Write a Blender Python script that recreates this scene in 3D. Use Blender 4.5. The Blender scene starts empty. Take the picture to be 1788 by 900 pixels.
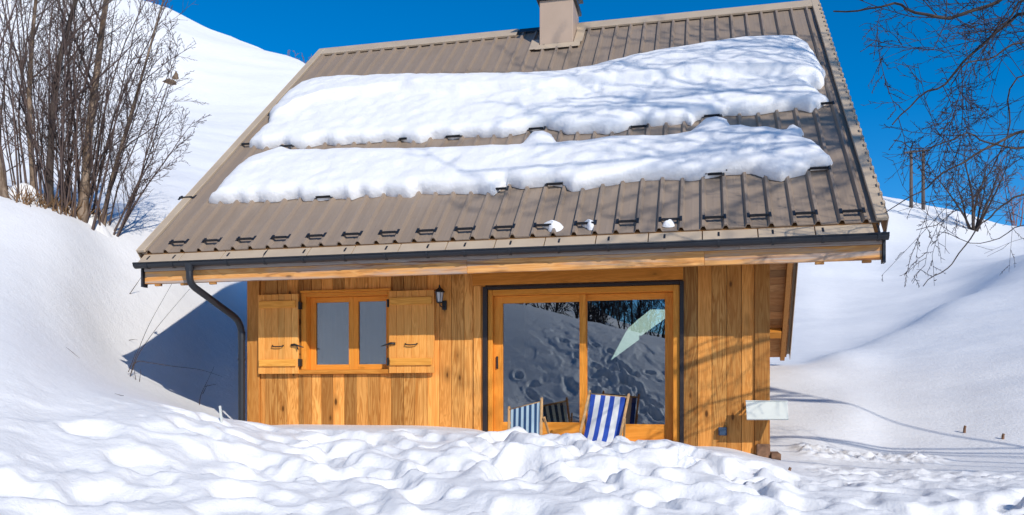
import bpy, math, random
import numpy as np
from mathutils import Vector, Matrix
R = math.radians
scene = bpy.context.scene
COL = scene.collection
rng = random.Random(7)
nrs = np.random.RandomState(11)

# ------------------------------------------------------------------ camera model
F, CX, HY, YAW = 1448., 894., 690., R(12.77)
cY, sY = math.cos(YAW), math.sin(YAW)

def th(px):
    return math.atan((px - CX) / F) - YAW

def up(px, py, Y):
    """point on the vertical plane y=Y that is seen at photo pixel px,py"""
    x = Y * math.tan(th(px)); d = -x * sY + Y * cY
    return Vector((x, Y, (HY - py) / F * d))

# ------------------------------------------------------------------ helpers
def tag(o, label=None, cat=None, group=None, kind=None):
    if label: o['label'] = label
    if cat: o['category'] = cat
    if group: o['group'] = group
    if kind: o['kind'] = kind
    return o

def empty(name, loc=(0, 0, 0), label=None, cat=None, group=None, parent=None):
    o = bpy.data.objects.new(name, None); COL.objects.link(o)
    o.location = loc; o.empty_display_size = .1
    if parent is not None:
        o.parent = parent
        o.location = Vector(loc) - parent_loc(parent)
    return tag(o, label, cat, group)

def parent_loc(p):
    v = Vector((0, 0, 0))
    while p is not None:
        v += Vector(p.location); p = p.parent
    return v

class MB:
    def __init__(s):
        s.v = []; s.f = []; s.r = []; s.mi = []
    def face_block(s, vs, fs, r=0., mi=0):
        b = len(s.v); s.v += [tuple(p) for p in vs]
        for f in fs:
            s.f.append([i + b for i in f]); s.r.append(r); s.mi.append(mi)
    def hexa(s, c, r=0., mi=0):
        """c: 8 corners, bottom 4 ccw then top 4"""
        s.face_block(c, [(0, 3, 2, 1), (4, 5, 6, 7), (0, 1, 5, 4), (1, 2, 6, 5), (2, 3, 7, 6), (3, 0, 4, 7)], r, mi)
    def box(s, x0, x1, y0, y1, z0, z1, r=None, mi=0):
        if r is None: r = rng.random()
        s.hexa([(x0, y0, z0), (x1, y0, z0), (x1, y1, z0), (x0, y1, z0), (x0, y0, z1), (x1, y0, z1), (x1, y1, z1), (x0, y1, z1)], r, mi)
    def fbox(s, fr, a0, a1, b0, b1, c0, c1, r=None, mi=0):
        if r is None: r = rng.random()
        P = [(a0, b0, c0), (a1, b0, c0), (a1, b1, c0), (a0, b1, c0), (a0, b0, c1), (a1, b0, c1), (a1, b1, c1), (a0, b1, c1)]
        s.hexa([fr(*p) for p in P], r, mi)
    def tube(s, pts, rad, n=8, cap=True, r=0., mi=0):
        pts = [Vector(p) for p in pts]
        m = len(pts)
        if not hasattr(rad, '__len__'): rad = [rad] * m
        rings = []; ref = None
        for i, p in enumerate(pts):
            t = (pts[min(i + 1, m - 1)] - pts[max(i - 1, 0)])
            if t.length < 1e-9: t = Vector((0, 0, 1))
            t.normalize()
            if ref is None:
                ref = t.orthogonal().normalized()
            ref = (ref - t * ref.dot(t))
            if ref.length < 1e-6: ref = t.orthogonal()
            ref.normalize(); bi = t.cross(ref)
            rings.append([p + (ref * math.cos(2 * math.pi * k / n) + bi * math.sin(2 * math.pi * k / n)) * rad[i] for k in range(n)])
        fs = []
        for i in range(m - 1):
            for k in range(n):
                fs.append((i * n + k, i * n + (k + 1) % n, (i + 1) * n + (k + 1) % n, (i + 1) * n + k))
        if cap:
            fs.append(tuple(range(n - 1, -1, -1))); fs.append(tuple((m - 1) * n + k for k in range(n)))
        s.face_block([q for rr in rings for q in rr], fs, r, mi)
    def bar(s, p, q, w, t, r=None):
        """rectangular bar p->q, w wide (roughly along x), t thick"""
        if r is None: r = rng.random()
        p, q = Vector(p), Vector(q); d = (q - p).normalized()
        a = Vector((1, 0, 0)); a = (a - d * a.dot(d))
        if a.length < .1: a = Vector((0, 1, 0)) - d * d.y
        a.normalize(); b = d.cross(a)
        c = []
        for e in (p, q):
            for (i, j) in ((-1, -1), (1, -1), (1, 1), (-1, 1)):
                c.append(e + a * w / 2 * i + b * t / 2 * j)
        s.hexa(c, r)
    def lathe(s, cx, cy, prof, n=12, r=0.):
        vs = []; fs = []
        for (rad, z) in prof:
            for k in range(n):
                a = 2 * math.pi * k / n
                vs.append((cx + rad * math.cos(a), cy + rad * math.sin(a), z))
        for i in range(len(prof) - 1):
            for k in range(n):
                fs.append((i * n + k, i * n + (k + 1) % n, (i + 1) * n + (k + 1) % n, (i + 1) * n + k))
        fs.append(tuple(range(n - 1, -1, -1))); fs.append(tuple((len(prof) - 1) * n + k for k in range(n)))
        s.face_block(vs, fs, r)
    def build(s, name, mats, parent=None, bevel=0., smooth=False, local=False, origin=None):
        me = bpy.data.meshes.new(name)
        pl = parent_loc(parent) if (parent is not None and not local) else Vector((0, 0, 0))
        if origin is not None: pl = Vector(origin)
        vs = s.v if local else [(p[0] - pl.x, p[1] - pl.y, p[2] - pl.z) for p in s.v]
        me.from_pydata(vs, [], s.f)
        if not isinstance(mats, (list, tuple)): mats = [mats]
        for m in mats: me.materials.append(m)
        at = me.attributes.new('rnd', 'FLOAT', 'FACE')
        at.data.foreach_set('value', s.r)
        me.polygons.foreach_set('material_index', s.mi)
        if smooth: me.polygons.foreach_set('use_smooth', [True] * len(s.f))
        me.update()
        o = bpy.data.objects.new(name, me); COL.objects.link(o)
        if parent is not None: o.parent = parent
        if origin is not None: o.location = Vector(origin) - (parent_loc(parent) if parent is not None else Vector((0, 0, 0)))
        if bevel:
            b = o.modifiers.new('bevel', 'BEVEL'); b.width = bevel; b.segments = 1; b.limit_method = 'ANGLE'
        return o

# ------------------------------------------------------------------ materials
class N:
    def __init__(s, name):
        s.m = bpy.data.materials.new(name); s.m.use_nodes = True
        s.t = s.m.node_tree; s.b = s.t.nodes['Principled BSDF']; s.out = s.t.nodes['Material Output']
    def n(s, kind, **kw):
        x = s.t.nodes.new(kind)
        for k, v in kw.items(): setattr(x, k, v)
        return x
    def l(s, a, b): s.t.links.new(a, b)
    def val(s, sock, v):
        if hasattr(v, 'is_linked') or hasattr(v, 'links'): s.l(v, sock)
        else: sock.default_value = v
    def math(s, op, a, b=0., c=None, clamp=False):
        x = s.n('ShaderNodeMath', operation=op); x.use_clamp = clamp
        s.val(x.inputs[0], a); s.val(x.inputs[1], b)
        if c is not None: s.val(x.inputs[2], c)
        return x.outputs[0]
    def mix(s, f, a, b, blend='MIX'):
        x = s.n('ShaderNodeMix', data_type='RGBA', blend_type=blend)
        s.val(x.inputs[0], f)
        for i, c in ((6, a), (7, b)):
            if isinstance(c, tuple): x.inputs[i].default_value = (*c[:3], 1)
            else: s.l(c, x.inputs[i])
        return x.outputs[2]
    def ramp(s, f, stops):
        x = s.n('ShaderNodeValToRGB'); e = x.color_ramp.elements
        while len(e) < len(stops): e.new(.5)
        for i, (p, c) in enumerate(stops):
            e[i].position = p; e[i].color = (*c, 1) if len(c) == 3 else c
        s.l(f, x.inputs[0]); return x.outputs[0]
    def mapr(s, f, a, b, c, d):
        x = s.n('ShaderNodeMapRange'); s.l(f, x.inputs[0])
        for i, v in enumerate((a, b, c, d)): x.inputs[i + 1].default_value = v
        return x.outputs[0]
    def noise(s, vec, scale, detail=4, rough=.55, dist=0.):
        x = s.n('ShaderNodeTexNoise'); s.l(vec, x.inputs['Vector'])
        x.inputs['Scale'].default_value = scale; x.inputs['Detail'].default_value = detail
        x.inputs['Roughness'].default_value = rough; x.inputs['Distortion'].default_value = dist
        return x.outputs[0]
    def coord(s): return s.n('ShaderNodeTexCoord').outputs['Object']
    def scaled(s, vec, sc, off=None):
        x = s.n('ShaderNodeVectorMath', operation='MULTIPLY'); s.l(vec, x.inputs[0]); x.inputs[1].default_value = sc
        o = x.outputs[0]
        if off is not None:
            y = s.n('ShaderNodeVectorMath', operation='ADD'); s.l(o, y.inputs[0]); s.l(off, y.inputs[1]); o = y.outputs[0]
        return o
    def bump(s, h, strength, dist):
        x = s.n('ShaderNodeBump'); x.inputs['Strength'].default_value = strength; x.inputs['Distance'].default_value = dist
        s.l(h, x.inputs['Height']); s.l(x.outputs[0], s.b.inputs['Normal'])
    def base(s, c, rough=.5, metal=0., spec=.5):
        s.val(s.b.inputs['Base Color'], (*c, 1) if isinstance(c, tuple) else c)
        s.val(s.b.inputs['Roughness'], rough); s.b.inputs['Metallic'].default_value = metal
        s.b.inputs['Specular IOR Level'].default_value = spec
        return s

def plain(name, c, rough=.5, metal=0., spec=.5, var=.12, scale=6.):
    k = N(name); co = k.coord(); nz = k.noise(co, scale, 5)
    f = k.mapr(nz, .25, .75, 1 - var, 1 + var)
    v = k.n('ShaderNodeVectorMath', operation='SCALE'); v.inputs[0].default_value = c; k.l(f, v.inputs['Scale'])
    k.base(v.outputs[0], rough, metal, spec)
    k.l(k.mapr(nz, .3, .7, max(0, rough - .08), min(1, rough + .08)), k.b.inputs['Roughness'])
    return k.m

def wood(name, light, dark, axis='z', weather=0., knots=1.0, rough=.5, var=.35):
    k = N(name); co = k.coord()
    at = k.n('ShaderNodeAttribute', attribute_name='rnd').outputs['Fac']
    off = k.n('ShaderNodeCombineXYZ')
    for i, g in enumerate((31.7, 17.3, 53.9)): k.l(k.math('MULTIPLY', at, g), off.inputs[i])
    off = off.outputs[0]
    gs = {'z': (26, 26, 1.3), 'x': (1.3, 26, 26), 'y': (26, 1.3, 26)}[axis]
    ws = {'z': (9, 9, .7), 'x': (.7, 9, 9), 'y': (9, .7, 9)}[axis]
    ks = {'z': (6.5, 6.5, 2.6), 'x': (2.6, 6.5, 6.5), 'y': (6.5, 2.6, 6.5)}[axis]
    g1 = k.noise(k.scaled(co, gs, off), 1., 5, .6, .6)
    g2 = k.noise(k.scaled(co, ws, off), 1., 3, .5, 1.6)
    # growth rings: a wave over the warped large noise
    ring = k.math('SINE', k.math('MULTIPLY', g2, 42.))
    ring = k.mapr(ring, -1, 1, 0, 1)
    f = k.math('ADD', k.math('MULTIPLY', g1, .5), k.math('MULTIPLY', ring, .46))
    c = k.mix(k.mapr(f, .2, .85, 0., 1.), dark, light)
    # per board tone
    tone = k.math('FRACT', k.math('MULTIPLY', at, 7.31))
    hue = k.math('FRACT', k.math('MULTIPLY', at, 3.17))
    c = k.mix(k.math('MULTIPLY', hue, .45), c, (light[0] * .95, light[1] * .72, light[2] * .5), 'MIX')
    v = k.n('ShaderNodeVectorMath', operation='SCALE'); k.l(c, v.inputs[0]); k.l(k.mapr(tone, 0, 1, 1 - var, 1 + var * .45), v.inputs['Scale'])
    c = v.outputs[0]
    # knots
    vo = k.n('ShaderNodeTexVoronoi'); k.l(k.scaled(co, ks, off), vo.inputs['Vector']); vo.inputs['Scale'].default_value = .85
    kd = k.math('ADD', vo.outputs['Distance'], k.math('MULTIPLY', k.math('SUBTRACT', g2, .5), .12))
    sep = k.n('ShaderNodeSeparateColor'); k.l(vo.outputs['Color'], sep.inputs[0])
    keep = k.math('GREATER_THAN', sep.outputs[0], .40)
    halo = k.math('MULTIPLY', k.mapr(kd, .08, .34, 1, 0), k.math('MULTIPLY', keep, .5 * knots), clamp=True)
    core = k.math('MULTIPLY', k.mapr(kd, .06, .13, 1, 0), k.math('MULTIPLY', keep, .9 * knots), clamp=True)
    c = k.mix(halo, c, tuple(x * .62 for x in dark)); c = k.mix(core, c, tuple(x * .25 for x in dark))
    if weather:
        wv = k.noise(k.scaled(co, {'z': (3, 3, .5), 'x': (.55, 5, 9), 'y': (5, .5, 9)}[axis], off), 1., 6, .62, .4)
        s1 = k.mapr(wv, .5 - .12 * weather, .62, 0, 1)
        c = k.mix(k.math('MULTIPLY', s1, .85), c, (.36, .33, .31))
        wv2 = k.noise(k.scaled(co, {'z': (5, 5, .6), 'x': (.8, 4, 12), 'y': (4, .8, 12)}[axis]), 1., 5, .6, 1.)
        c = k.mix(k.mapr(wv2, .55, .66, 0, .8), c, (.20, .07, .025))
    k.base(c, rough, 0, .2)
    k.bump(k.math('ADD', g1, k.math('MULTIPLY', core, .5)), .35, .004)
    return k.m

M = {}
M['larch'] = wood('larch_boards', (.90, .455, .125), (.52, .195, .035), 'z', var=.5, knots=1.35)
M['gable'] = wood('greyed_gable_boards', (.34, .25, .17), (.20, .14, .09), 'z', knots=.8, rough=.7)
M['larch_h'] = wood('larch_boards_level', (.86, .37, .066), (.58, .215, .03), 'x')
M['larch_y'] = wood('larch_beams', (.52, .27, .09), (.32, .14, .04), 'y')
M['shutter'] = wood('shutter_pine', (.90, .45, .12), (.70, .30, .06), 'z', var=.12, knots=.8)
M['shutter_h'] = wood('shutter_batten', (.90, .45, .09), (.68, .29, .045), 'x', var=.12, knots=.7)
M['joinery'] = wood('joinery_z', (.88, .38, .06), (.70, .26, .03), 'z', var=.1, knots=0.)
M['joinery_h'] = wood('joinery_x', (.88, .38, .06), (.70, .26, .03), 'x', var=.1, knots=.25)
M['fascia'] = wood('weathered_fascia', (.90, .52, .20), (.62, .26, .07), 'x', weather=.3, knots=.9)
M['fascia_top'] = wood('grey_weathered_board', (.45, .40, .36), (.27, .22, .19), 'x', weather=1.6, knots=.5)
M['pale_wood'] = wood('deckchair_beech', (.62, .40, .20), (.48, .29, .13), 'z', var=.1, knots=0.)
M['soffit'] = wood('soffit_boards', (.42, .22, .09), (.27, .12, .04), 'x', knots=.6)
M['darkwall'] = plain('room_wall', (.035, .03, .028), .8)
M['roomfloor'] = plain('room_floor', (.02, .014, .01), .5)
M['iron'] = plain('black_iron', (.012, .012, .013), .45, 0, .5)
M['gutter'] = plain('anthracite_metal', (.014, .017, .023), .42, 0, .5, .18, 3.)
M['trim'] = plain('dark_brown_metal', (.020, .013, .012), .5, 0, .5)
M['white_panel'] = plain('white_enamel_panel', (.66, .68, .62), .35, 0, .5, .03)
M['bluebox'] = plain('dark_blue_plastic', (.03, .06, .11), .45)
M['block'] = plain('weathered_timber', (.20, .11, .065), .8, 0, .2, .4, 18.)
M['stalk'] = plain('dry_stalk', (.07, .045, .03), .85, 0, .2, .3)
M['pole'] = plain('grey_brown_pole', (.12, .095, .085), .85, 0, .2, .25)
M['rock'] = plain('brown_rock', (.16, .11, .075), .9, 0, .2, .4, 5.)
M['curtain'] = plain('pale_curtain', (.42, .45, .5), .9, 0, .1, .1)
M['orange'] = plain('orange_wood_box', (.55, .26, .11), .6)
M['cap_shadow_dark'] = plain('cap_metal_and_shadow', (.02, .028, .04), .4)  # dark metal of the cap, also the painted shadow on the ridge

def bark(name, a, b, sc=9.):
    k = N(name); co = k.coord(); nz = k.noise(k.scaled(co, (sc, sc, sc * .35)), 1., 5, .65)
    nz2 = k.noise(co, .9, 3)
    c = k.mix(k.mapr(nz, .38, .62, 0, 1), a, b)
    c = k.mix(k.mapr(nz2, .42, .62, 0, .6), c, tuple(x * .55 for x in a))
    k.base(c, .85, 0, .2); k.bump(nz, .6, .02); return k.m
M['bark_pale'] = bark('pale_brown_bark', (.13, .085, .055), (.36, .27, .20))
M['bark_twig'] = plain('purple_brown_twigs', (.105, .072, .062), .8, 0, .25, .3, 2.)
M['bark_dark'] = bark('dark_bark', (.035, .026, .024), (.10, .075, .06))
M['twig_dark'] = plain('dark_twigs', (.032, .022, .024), .8, 0, .25, .3, 2.)
M['twig_far'] = plain('greyish_far_twigs', (.11, .08, .07), .9, 0, .1, .2, 1.)
M['twig_red'] = plain('russet_far_twigs', (.26, .13, .10), .9, 0, .1, .2, 1.)
M['bush_dry'] = plain('dry_brown_undergrowth', (.20, .12, .065), .9, 0, .1, .4, 8.)

# painted roof metal: fine pressed lines, faint staining
k = N('taupe_roof_metal'); co = k.coord()
st = k.noise(k.scaled(co, (5., .8, .8)), 1., 6, .6); bl = k.noise(co, .7, 4); sp = k.noise(co, 38., 2)
c = k.mix(k.mapr(st, .35, .7, 0, 1), (.30, .228, .17), (.25, .19, .142))
c = k.mix(k.mapr(bl, .45, .7, 0, .5), c, (.27, .215, .175))
c = k.mix(k.mapr(sp, .70, .76, 0, .6), c, (.09, .065, .05))
k.base(c, .42, 0, .3)
k.l(k.mapr(st, .3, .7, .36, .55), k.b.inputs['Roughness'])
k.bump(k.noise(k.scaled(co, (60., 1.5, 1.5)), 1., 2), .12, .003)
M['roof'] = k.m
k = N('taupe_flashing'); co = k.coord(); bl = k.noise(co, 3., 4)
k.base(k.mix(k.mapr(bl, .3, .7, 0, 1), (.52, .41, .29), (.45, .35, .25)), .42, 0, .45); M['flash'] = k.m
k = N('chimney_metal'); co = k.coord(); bl = k.noise(co, 2., 4)
k.base(k.mix(k.mapr(bl, .3, .7, 0, 1), (.46, .335, .245), (.42, .305, .22)), .45, 0, .4); M['chimney'] = k.m

def snow(name, fine=1.0):
    k = N(name); co = k.coord()
    a = k.noise(co, 2.2, 6, .6); b = k.noise(co, 19., 5, .65)
    g = k.noise(co, 140., 3, .6)
    c = k.mix(k.mapr(a, .35, .65, 0, 1), (.80, .79, .785), (.83, .82, .815))
    k.base(c, .62, 0, .25)
    h = k.math('ADD', k.math('MULTIPLY', a, .5), k.math('ADD', k.math('MULTIPLY', b, .30), k.math('MULTIPLY', g, .06)))
    k.bump(h, 0.6 * fine, .075)
    return k.m
M['snow'] = snow('snow')
M['roof_snow'] = snow('roof_snow', .75)

def glass(name, refl=.2, tint=(.55, .60, .60)):
    k = N(name)
    tr = k.n('ShaderNodeBsdfTransparent'); tr.inputs[0].default_value = (*tint, 1)
    gl = k.n('ShaderNodeBsdfGlossy'); gl.inputs['Roughness'].default_value = .004; gl.inputs[0].default_value = (.93, .97, 1, 1)
    co = k.coord(); nz = k.noise(co, 1.1, 2)
    bm = k.n('ShaderNodeBump'); bm.inputs['Strength'].default_value = .08; bm.inputs['Distance'].default_value = .01; k.l(nz, bm.inputs['Height']); k.l(bm.outputs[0], gl.inputs['Normal'])
    lw = k.n('ShaderNodeLayerWeight'); lw.inputs['Blend'].default_value = .25
    f = k.mapr(lw.outputs['Fresnel'], 0, 1, refl, .95)
    mx = k.n('ShaderNodeMixShader'); k.l(f, mx.inputs[0]); k.l(tr.outputs[0], mx.inputs[1]); k.l(gl.outputs[0], mx.inputs[2])
    k.l(mx.outputs[0], k.out.inputs[0]); return k.m
M['glass'] = glass('door_glass', .20, (.48, .53, .53))
M['window_glass'] = glass('window_glass', .17)
k = N('lantern_glass'); k.base((.75, .78, .78), .25, 0, .6); k.b.inputs['Alpha'].default_value = .7; M['lantern_glass'] = k.m
k = N('painted_glow'); k.base((.8, .83, .76), .5)  # emission paints in a bright patch that has no known source
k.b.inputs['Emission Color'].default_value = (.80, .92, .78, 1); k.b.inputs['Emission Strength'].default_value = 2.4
M['light_patch'] = k.m

def canvas(name, colours, stripes):
    k = N(name)
    at = k.n('ShaderNodeAttribute', attribute_name='rnd').outputs['Fac']
    x = k.n('ShaderNodeMath', operation='MULTIPLY'); k.l(at, x.inputs[0]); x.inputs[1].default_value = stripes
    fl = k.math('MODULO', k.math('FLOOR', x.outputs[0]), 2.)
    co = k.coord(); nz = k.noise(co, 160., 2)
    c = k.mix(fl, colours[0], colours[1]); c = k.mix(k.mapr(nz, .3, .7, 0, .12), c, (.3, .3, .3))
    k.base(c, .85, 0, .15); k.bump(nz, .3, .001); return k.m
M['canvas_blue'] = canvas('royal_blue_stripes', ((.018, .075, .42), (.78, .77, .74)), 7)
M['canvas_pale'] = canvas('navy_pale_stripes', ((.62, .80, .84), (.025, .085, .20)), 11)

# ------------------------------------------------------------------ terrain
def pchip_table(xk, yk, x):
    xk = np.asarray(xk, float); yk = np.asarray(yk, float)
    h = np.diff(xk); d = np.diff(yk) / h
    m = np.zeros_like(yk); m[0] = d[0]; m[-1] = d[-1]
    for i in range(1, len(xk) - 1):
        if d[i - 1] * d[i] > 0:
            w1 = 2 * h[i] + h[i - 1]; w2 = h[i] + 2 * h[i - 1]
            m[i] = (w1 + w2) / (w1 / d[i - 1] + w2 / d[i])
    x = np.clip(x, xk[0], xk[-1]); i = np.clip(np.searchsorted(xk, x) - 1, 0, len(xk) - 2)
    t = (x - xk[i]) / h[i]
    return yk[i] * (1 + 2 * t) * (1 - t) ** 2 + m[i] * h[i] * t * (1 - t) ** 2 + yk[i + 1] * t * t * (3 - 2 * t) + m[i + 1] * h[i] * t * t * (t - 1)

def P(rho, py):      # range + height seen at photo row py
    return (rho, ('p', py))

def Yr(y, z):        # given as distance along y
    return (('y', y), z)

cols = []
def column(deg, pts):
    t = R(deg); out = []
    for a, b in pts:
        rho = a[1] / math.cos(t) if isinstance(a, tuple) else a
        z = (HY - b[1]) / F * rho * math.cos(t + YAW) if isinstance(b, tuple) else b
        out.append((rho, z))
    cols.append((deg, out))
def pc(px, pts): column(math.degrees(th(px)), pts)

NEAR = (0, -1.62), (2, -1.58)
END = lambda z: ((150, z), (420, z - 25))
pc(0,   [*NEAR, (5, -1.15), (7, -.62), P(10, 628), P(12.6, 528), P(15.2, 428), P(17.3, 347), P(18.6, 332), P(25, 316), P(45, 110), P(82, -75), *END(15)])
pc(100, [*NEAR, (5, -1.17), (7, -.74), P(9.8, 676), P(12.4, 598), P(15.2, 478), P(17.6, 372), P(19, 352), P(25, 322), P(45, 150), P(82, 5), *END(14)])
pc(200, [*NEAR, (5, -1.2), (7, -.80), P(9.5, 705), P(12.4, 668), P(14.6, 618), P(16.2, 540), P(17.8, 458), P(19.2, 396), P(21.2, 372), P(28, 322), P(45, 185), P(82, 28), *END(12)])
pc(300, [*NEAR, (5, -1.22), (7, -.85), P(9.6, 718), P(13, 702), P(15, 668), P(16.5, 600), P(17.3, 558), P(18.7, 485), P(20.5, 400), P(30, 300), P(46, 190), P(80, 56), *END(10)])
pc(370, [*NEAR, (5, -1.23), (7, -.88), P(10, 730), P(13, 731), P(14.8, 708), P(16.6, 645), P(19, 545), P(21.5, 440), P(31, 310), P(47, 200), P(78, 80), *END(10)])
pc(428, [*NEAR, (5, -1.24), (7, -.90), P(10.5, 738), P(13, 744), P(15, 708), P(17, 645), P(20, 555), P(23, 488), P(31, 330), P(47, 205), P(76, 98), *END(10)])
pc(520, [*NEAR, (5, -1.25), (7, -.90), Yr(8.6, -.52), Yr(9.6, -.42), Yr(10.9, -.42), Yr(13, -.5), Yr(17, .3), (24, 4), (45, 14), P(72, 130), *END(10)])
pc(700, [*NEAR, (5, -1.27), (7, -.90), Yr(8.6, -.55), Yr(9.7, -.42), Yr(10.9, -.42), Yr(13, -.6), Yr(17, -.4), (24, 2.6), (45, 11), (72, 17), *END(8)])
pc(840, [*NEAR, (5, -1.28), (6.6, -.92), Yr(8.4, -.57), Yr(9.5, -.45), Yr(10.9, -.47), Yr(13, -.7), Yr(17, -.6), (24, 1.6), (45, 9), (72, 15), *END(8)])
pc(880, [*NEAR, (5, -1.28), (6.6, -.92), Yr(8.3, -.57), Yr(9.2, -.45), Yr(9.9, -.56), Yr(10.9, -.60), Yr(13, -.7), Yr(17, -.6), (24, 1.4), (45, 8.6), (72, 15), *END(8)])
pc(1000,[*NEAR, (5, -1.28), (6.5, -.93), Yr(8.2, -.58), Yr(9.1, -.47), Yr(9.8, -.62), Yr(10.9, -.68), Yr(13, -.8), Yr(17, -.6), (24, 1.2), (45, 8), (72, 14), *END(8)])
pc(1150,[*NEAR, (5, -1.28), (6.5, -.94), Yr(8.2, -.66), Yr(9.1, -.535), Yr(9.8, -.60), Yr(10.9, -.66), Yr(13, -.85), Yr(17, -.7), (24, 1.0), (45, 7.5), (72, 14), *END(8)])
pc(1250,[*NEAR, (5, -1.28), (6.5, -.96), Yr(8.3, -.74), Yr(9.3, -.64), Yr(10.9, -.66), Yr(13, -.7), P(16, 695), P(19, 645), (24, 1.6), (45, 7.2), (72, 13.6), *END(8)])
pc(1342,[*NEAR, (5, -1.28), (6.5, -1.0), Yr(8.3, -.84), Yr(9.5, -.79), Yr(10.9, -.80), P(13, 765), P(16, 692), P(19, 642), P(22, 634), P(32, 590), P(60, 450), P(110, 330), (150, 24), (420, 0)])
pc(1400,[*NEAR, (5, -1.28), (7, -1.04), (9, -.92), P(11.6, 798), P(14, 740), P(16.5, 682), P(19, 638), P(21.5, 634), P(32, 588), P(60, 450), P(110, 330), (150, 24), (420, 0)])
pc(1470,[*NEAR, (5, -1.28), (7, -1.05), (9, -.94), P(12, 803), P(15, 715), P(18.5, 652), P(21.5, 612), P(25, 614), P(36, 572), P(62, 455), P(110, 342), (150, 23), (420, 0)])
pc(1560,[*NEAR, (5, -1.28), (7, -1.06), (9, -.95), P(12.5, 806), P(16, 708), P(20.5, 630), P(25.5, 580), P(30, 584), P(42, 540), P(66, 460), P(110, 360), (150, 20), (420, -5)])
pc(1660,[*NEAR, (5, -1.29), (7, -1.07), (9, -.96), P(12.5, 808), P(16.5, 698), P(23, 588), P(31, 528), P(36, 533), P(48, 508), P(70, 445), P(110, 384), (150, 16), (420, -8)])
pc(1788,[*NEAR, (5, -1.30), (7, -1.08), (9, -.96), P(12.5, 812), P(16, 705), P(20, 621), P(30, 513), P(40, 455), P(46, 460), P(60, 450), P(80, 434), P(108, 411), (150, 12), (420, -10)])
column(27, [*NEAR, (7, -1.1), (12.5, -.9), (20, .9), (30, 3.6), (44, 7.6), (50, 7.8), (70, 10), (105, 17), *END(10)])
column(50, [*NEAR, (7, -1.15), (14, -.7), (25, 1.6), (45, 6.5), (100, 12), *END(8)])
column(85, [*NEAR, (7, -1.2), (15, -.3), (40, 5), (75, 10), *END(10)])
column(120,[*NEAR, (7, -.9), (13, .2), (30, 3), (75, 11), *END(12)])
column(150,[(0, -1.62), (2, -1.5), (6, -.5), (12, 1.2), (16, 1.8), (25, 2.0), (60, 5), (90, 6), *END(6)])
column(172,[(0, -1.62), (2, -1.45), (6, -.1), (10, 1.25), (13, 1.9), (17, 1.7), (30, 1.6), (60, 3.6), (80, 4), *END(2)])
column(186,[(0, -1.62), (2, -1.42), (6, .1), (10, 1.65), (13, 2.35), (17, 2.1), (30, 2.5), (60, 6.4), (80, 7), *END(3)])
column(200,[(0, -1.62), (2, -1.42), (6, .25), (10, 2.2), (13.6, 3.1), (18, 2.9), (30, 4.5), (62, 15), (90, 20), *END(8)])
column(214,[(0, -1.62), (2, -1.45), (6, .25), (10, 2.3), (14.6, 3.9), (19, 4.0), (30, 6), (65, 21), (100, 28), *END(12)])
column(240,[*NEAR, (6, -.3), (10, 1.4), (16, 4.2), (30, 9), (70, 24), *END(14)])
column(270,[*NEAR, (6, -.7), (10, .8), (15, 3.0), (30, 8.5), (75, 26), *END(14)])
column(296,[*NEAR, (7, -.45), (12, 1.5), (17, 4.0), (30, 8.5), (75, 30), *END(14)])

RG = np.concatenate([np.linspace(0, 30, 241), np.linspace(30.4, 140, 160), np.linspace(145, 420, 30)])
cols = [((d if d > -70 else d), p) for d, p in cols]
cols = sorted([(d % 360, p) for d, p in cols])
TK = np.array([c[0] for c in cols])
TAB = np.array([pchip_table([q[0] for q in c[1]], [q[1] for q in c[1]], RG) for c in cols])
TKe = np.concatenate([TK[-3:] - 360, TK, TK[:3] + 360]); TABe = np.vstack([TAB[-3:], TAB, TAB[:3]])
# dense angular table (quarter degree), smoothed a little along both axes
TD = np.arange(0, 360, .25)
DT = np.zeros((len(TD), len(RG)))
for j in range(len(RG)): DT[:, j] = pchip_table(TKe, TABe[:, j], TD)
def smooth_t(A, n):
    K = np.hanning(2 * n + 3)[1:-1]; K /= K.sum(); B = np.zeros_like(A)
    for i, w in enumerate(K): B += w * np.roll(A, i - n, axis=0)
    return B
DT = smooth_t(DT, 5)
KR = np.array([1, 3, 4, 3, 1.]) / 12
PADR = np.pad(DT, ((0, 0), (2, 2)), 'edge')
DT = sum(w * PADR[:, i:i + len(RG)] for i, w in enumerate(KR))

def base_z(x, y):
    t = (np.degrees(np.arctan2(x, y)) % 360) / .25
    r = np.sqrt(x * x + y * y); r = np.clip(r, 0, 419.9)
    j = np.clip(np.searchsorted(RG, r, side='right') - 1, 0, len(RG) - 2)
    fr = (r - RG[j]) / (RG[j + 1] - RG[j])
    i = np.floor(t).astype(int) % len(TD); ft = t - np.floor(t); i2 = (i + 1) % len(TD)
    a = DT[i, j] * (1 - fr) + DT[i, j + 1] * fr; b = DT[i2, j] * (1 - fr) + DT[i2, j + 1] * fr
    return a * (1 - ft) + b * ft

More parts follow.
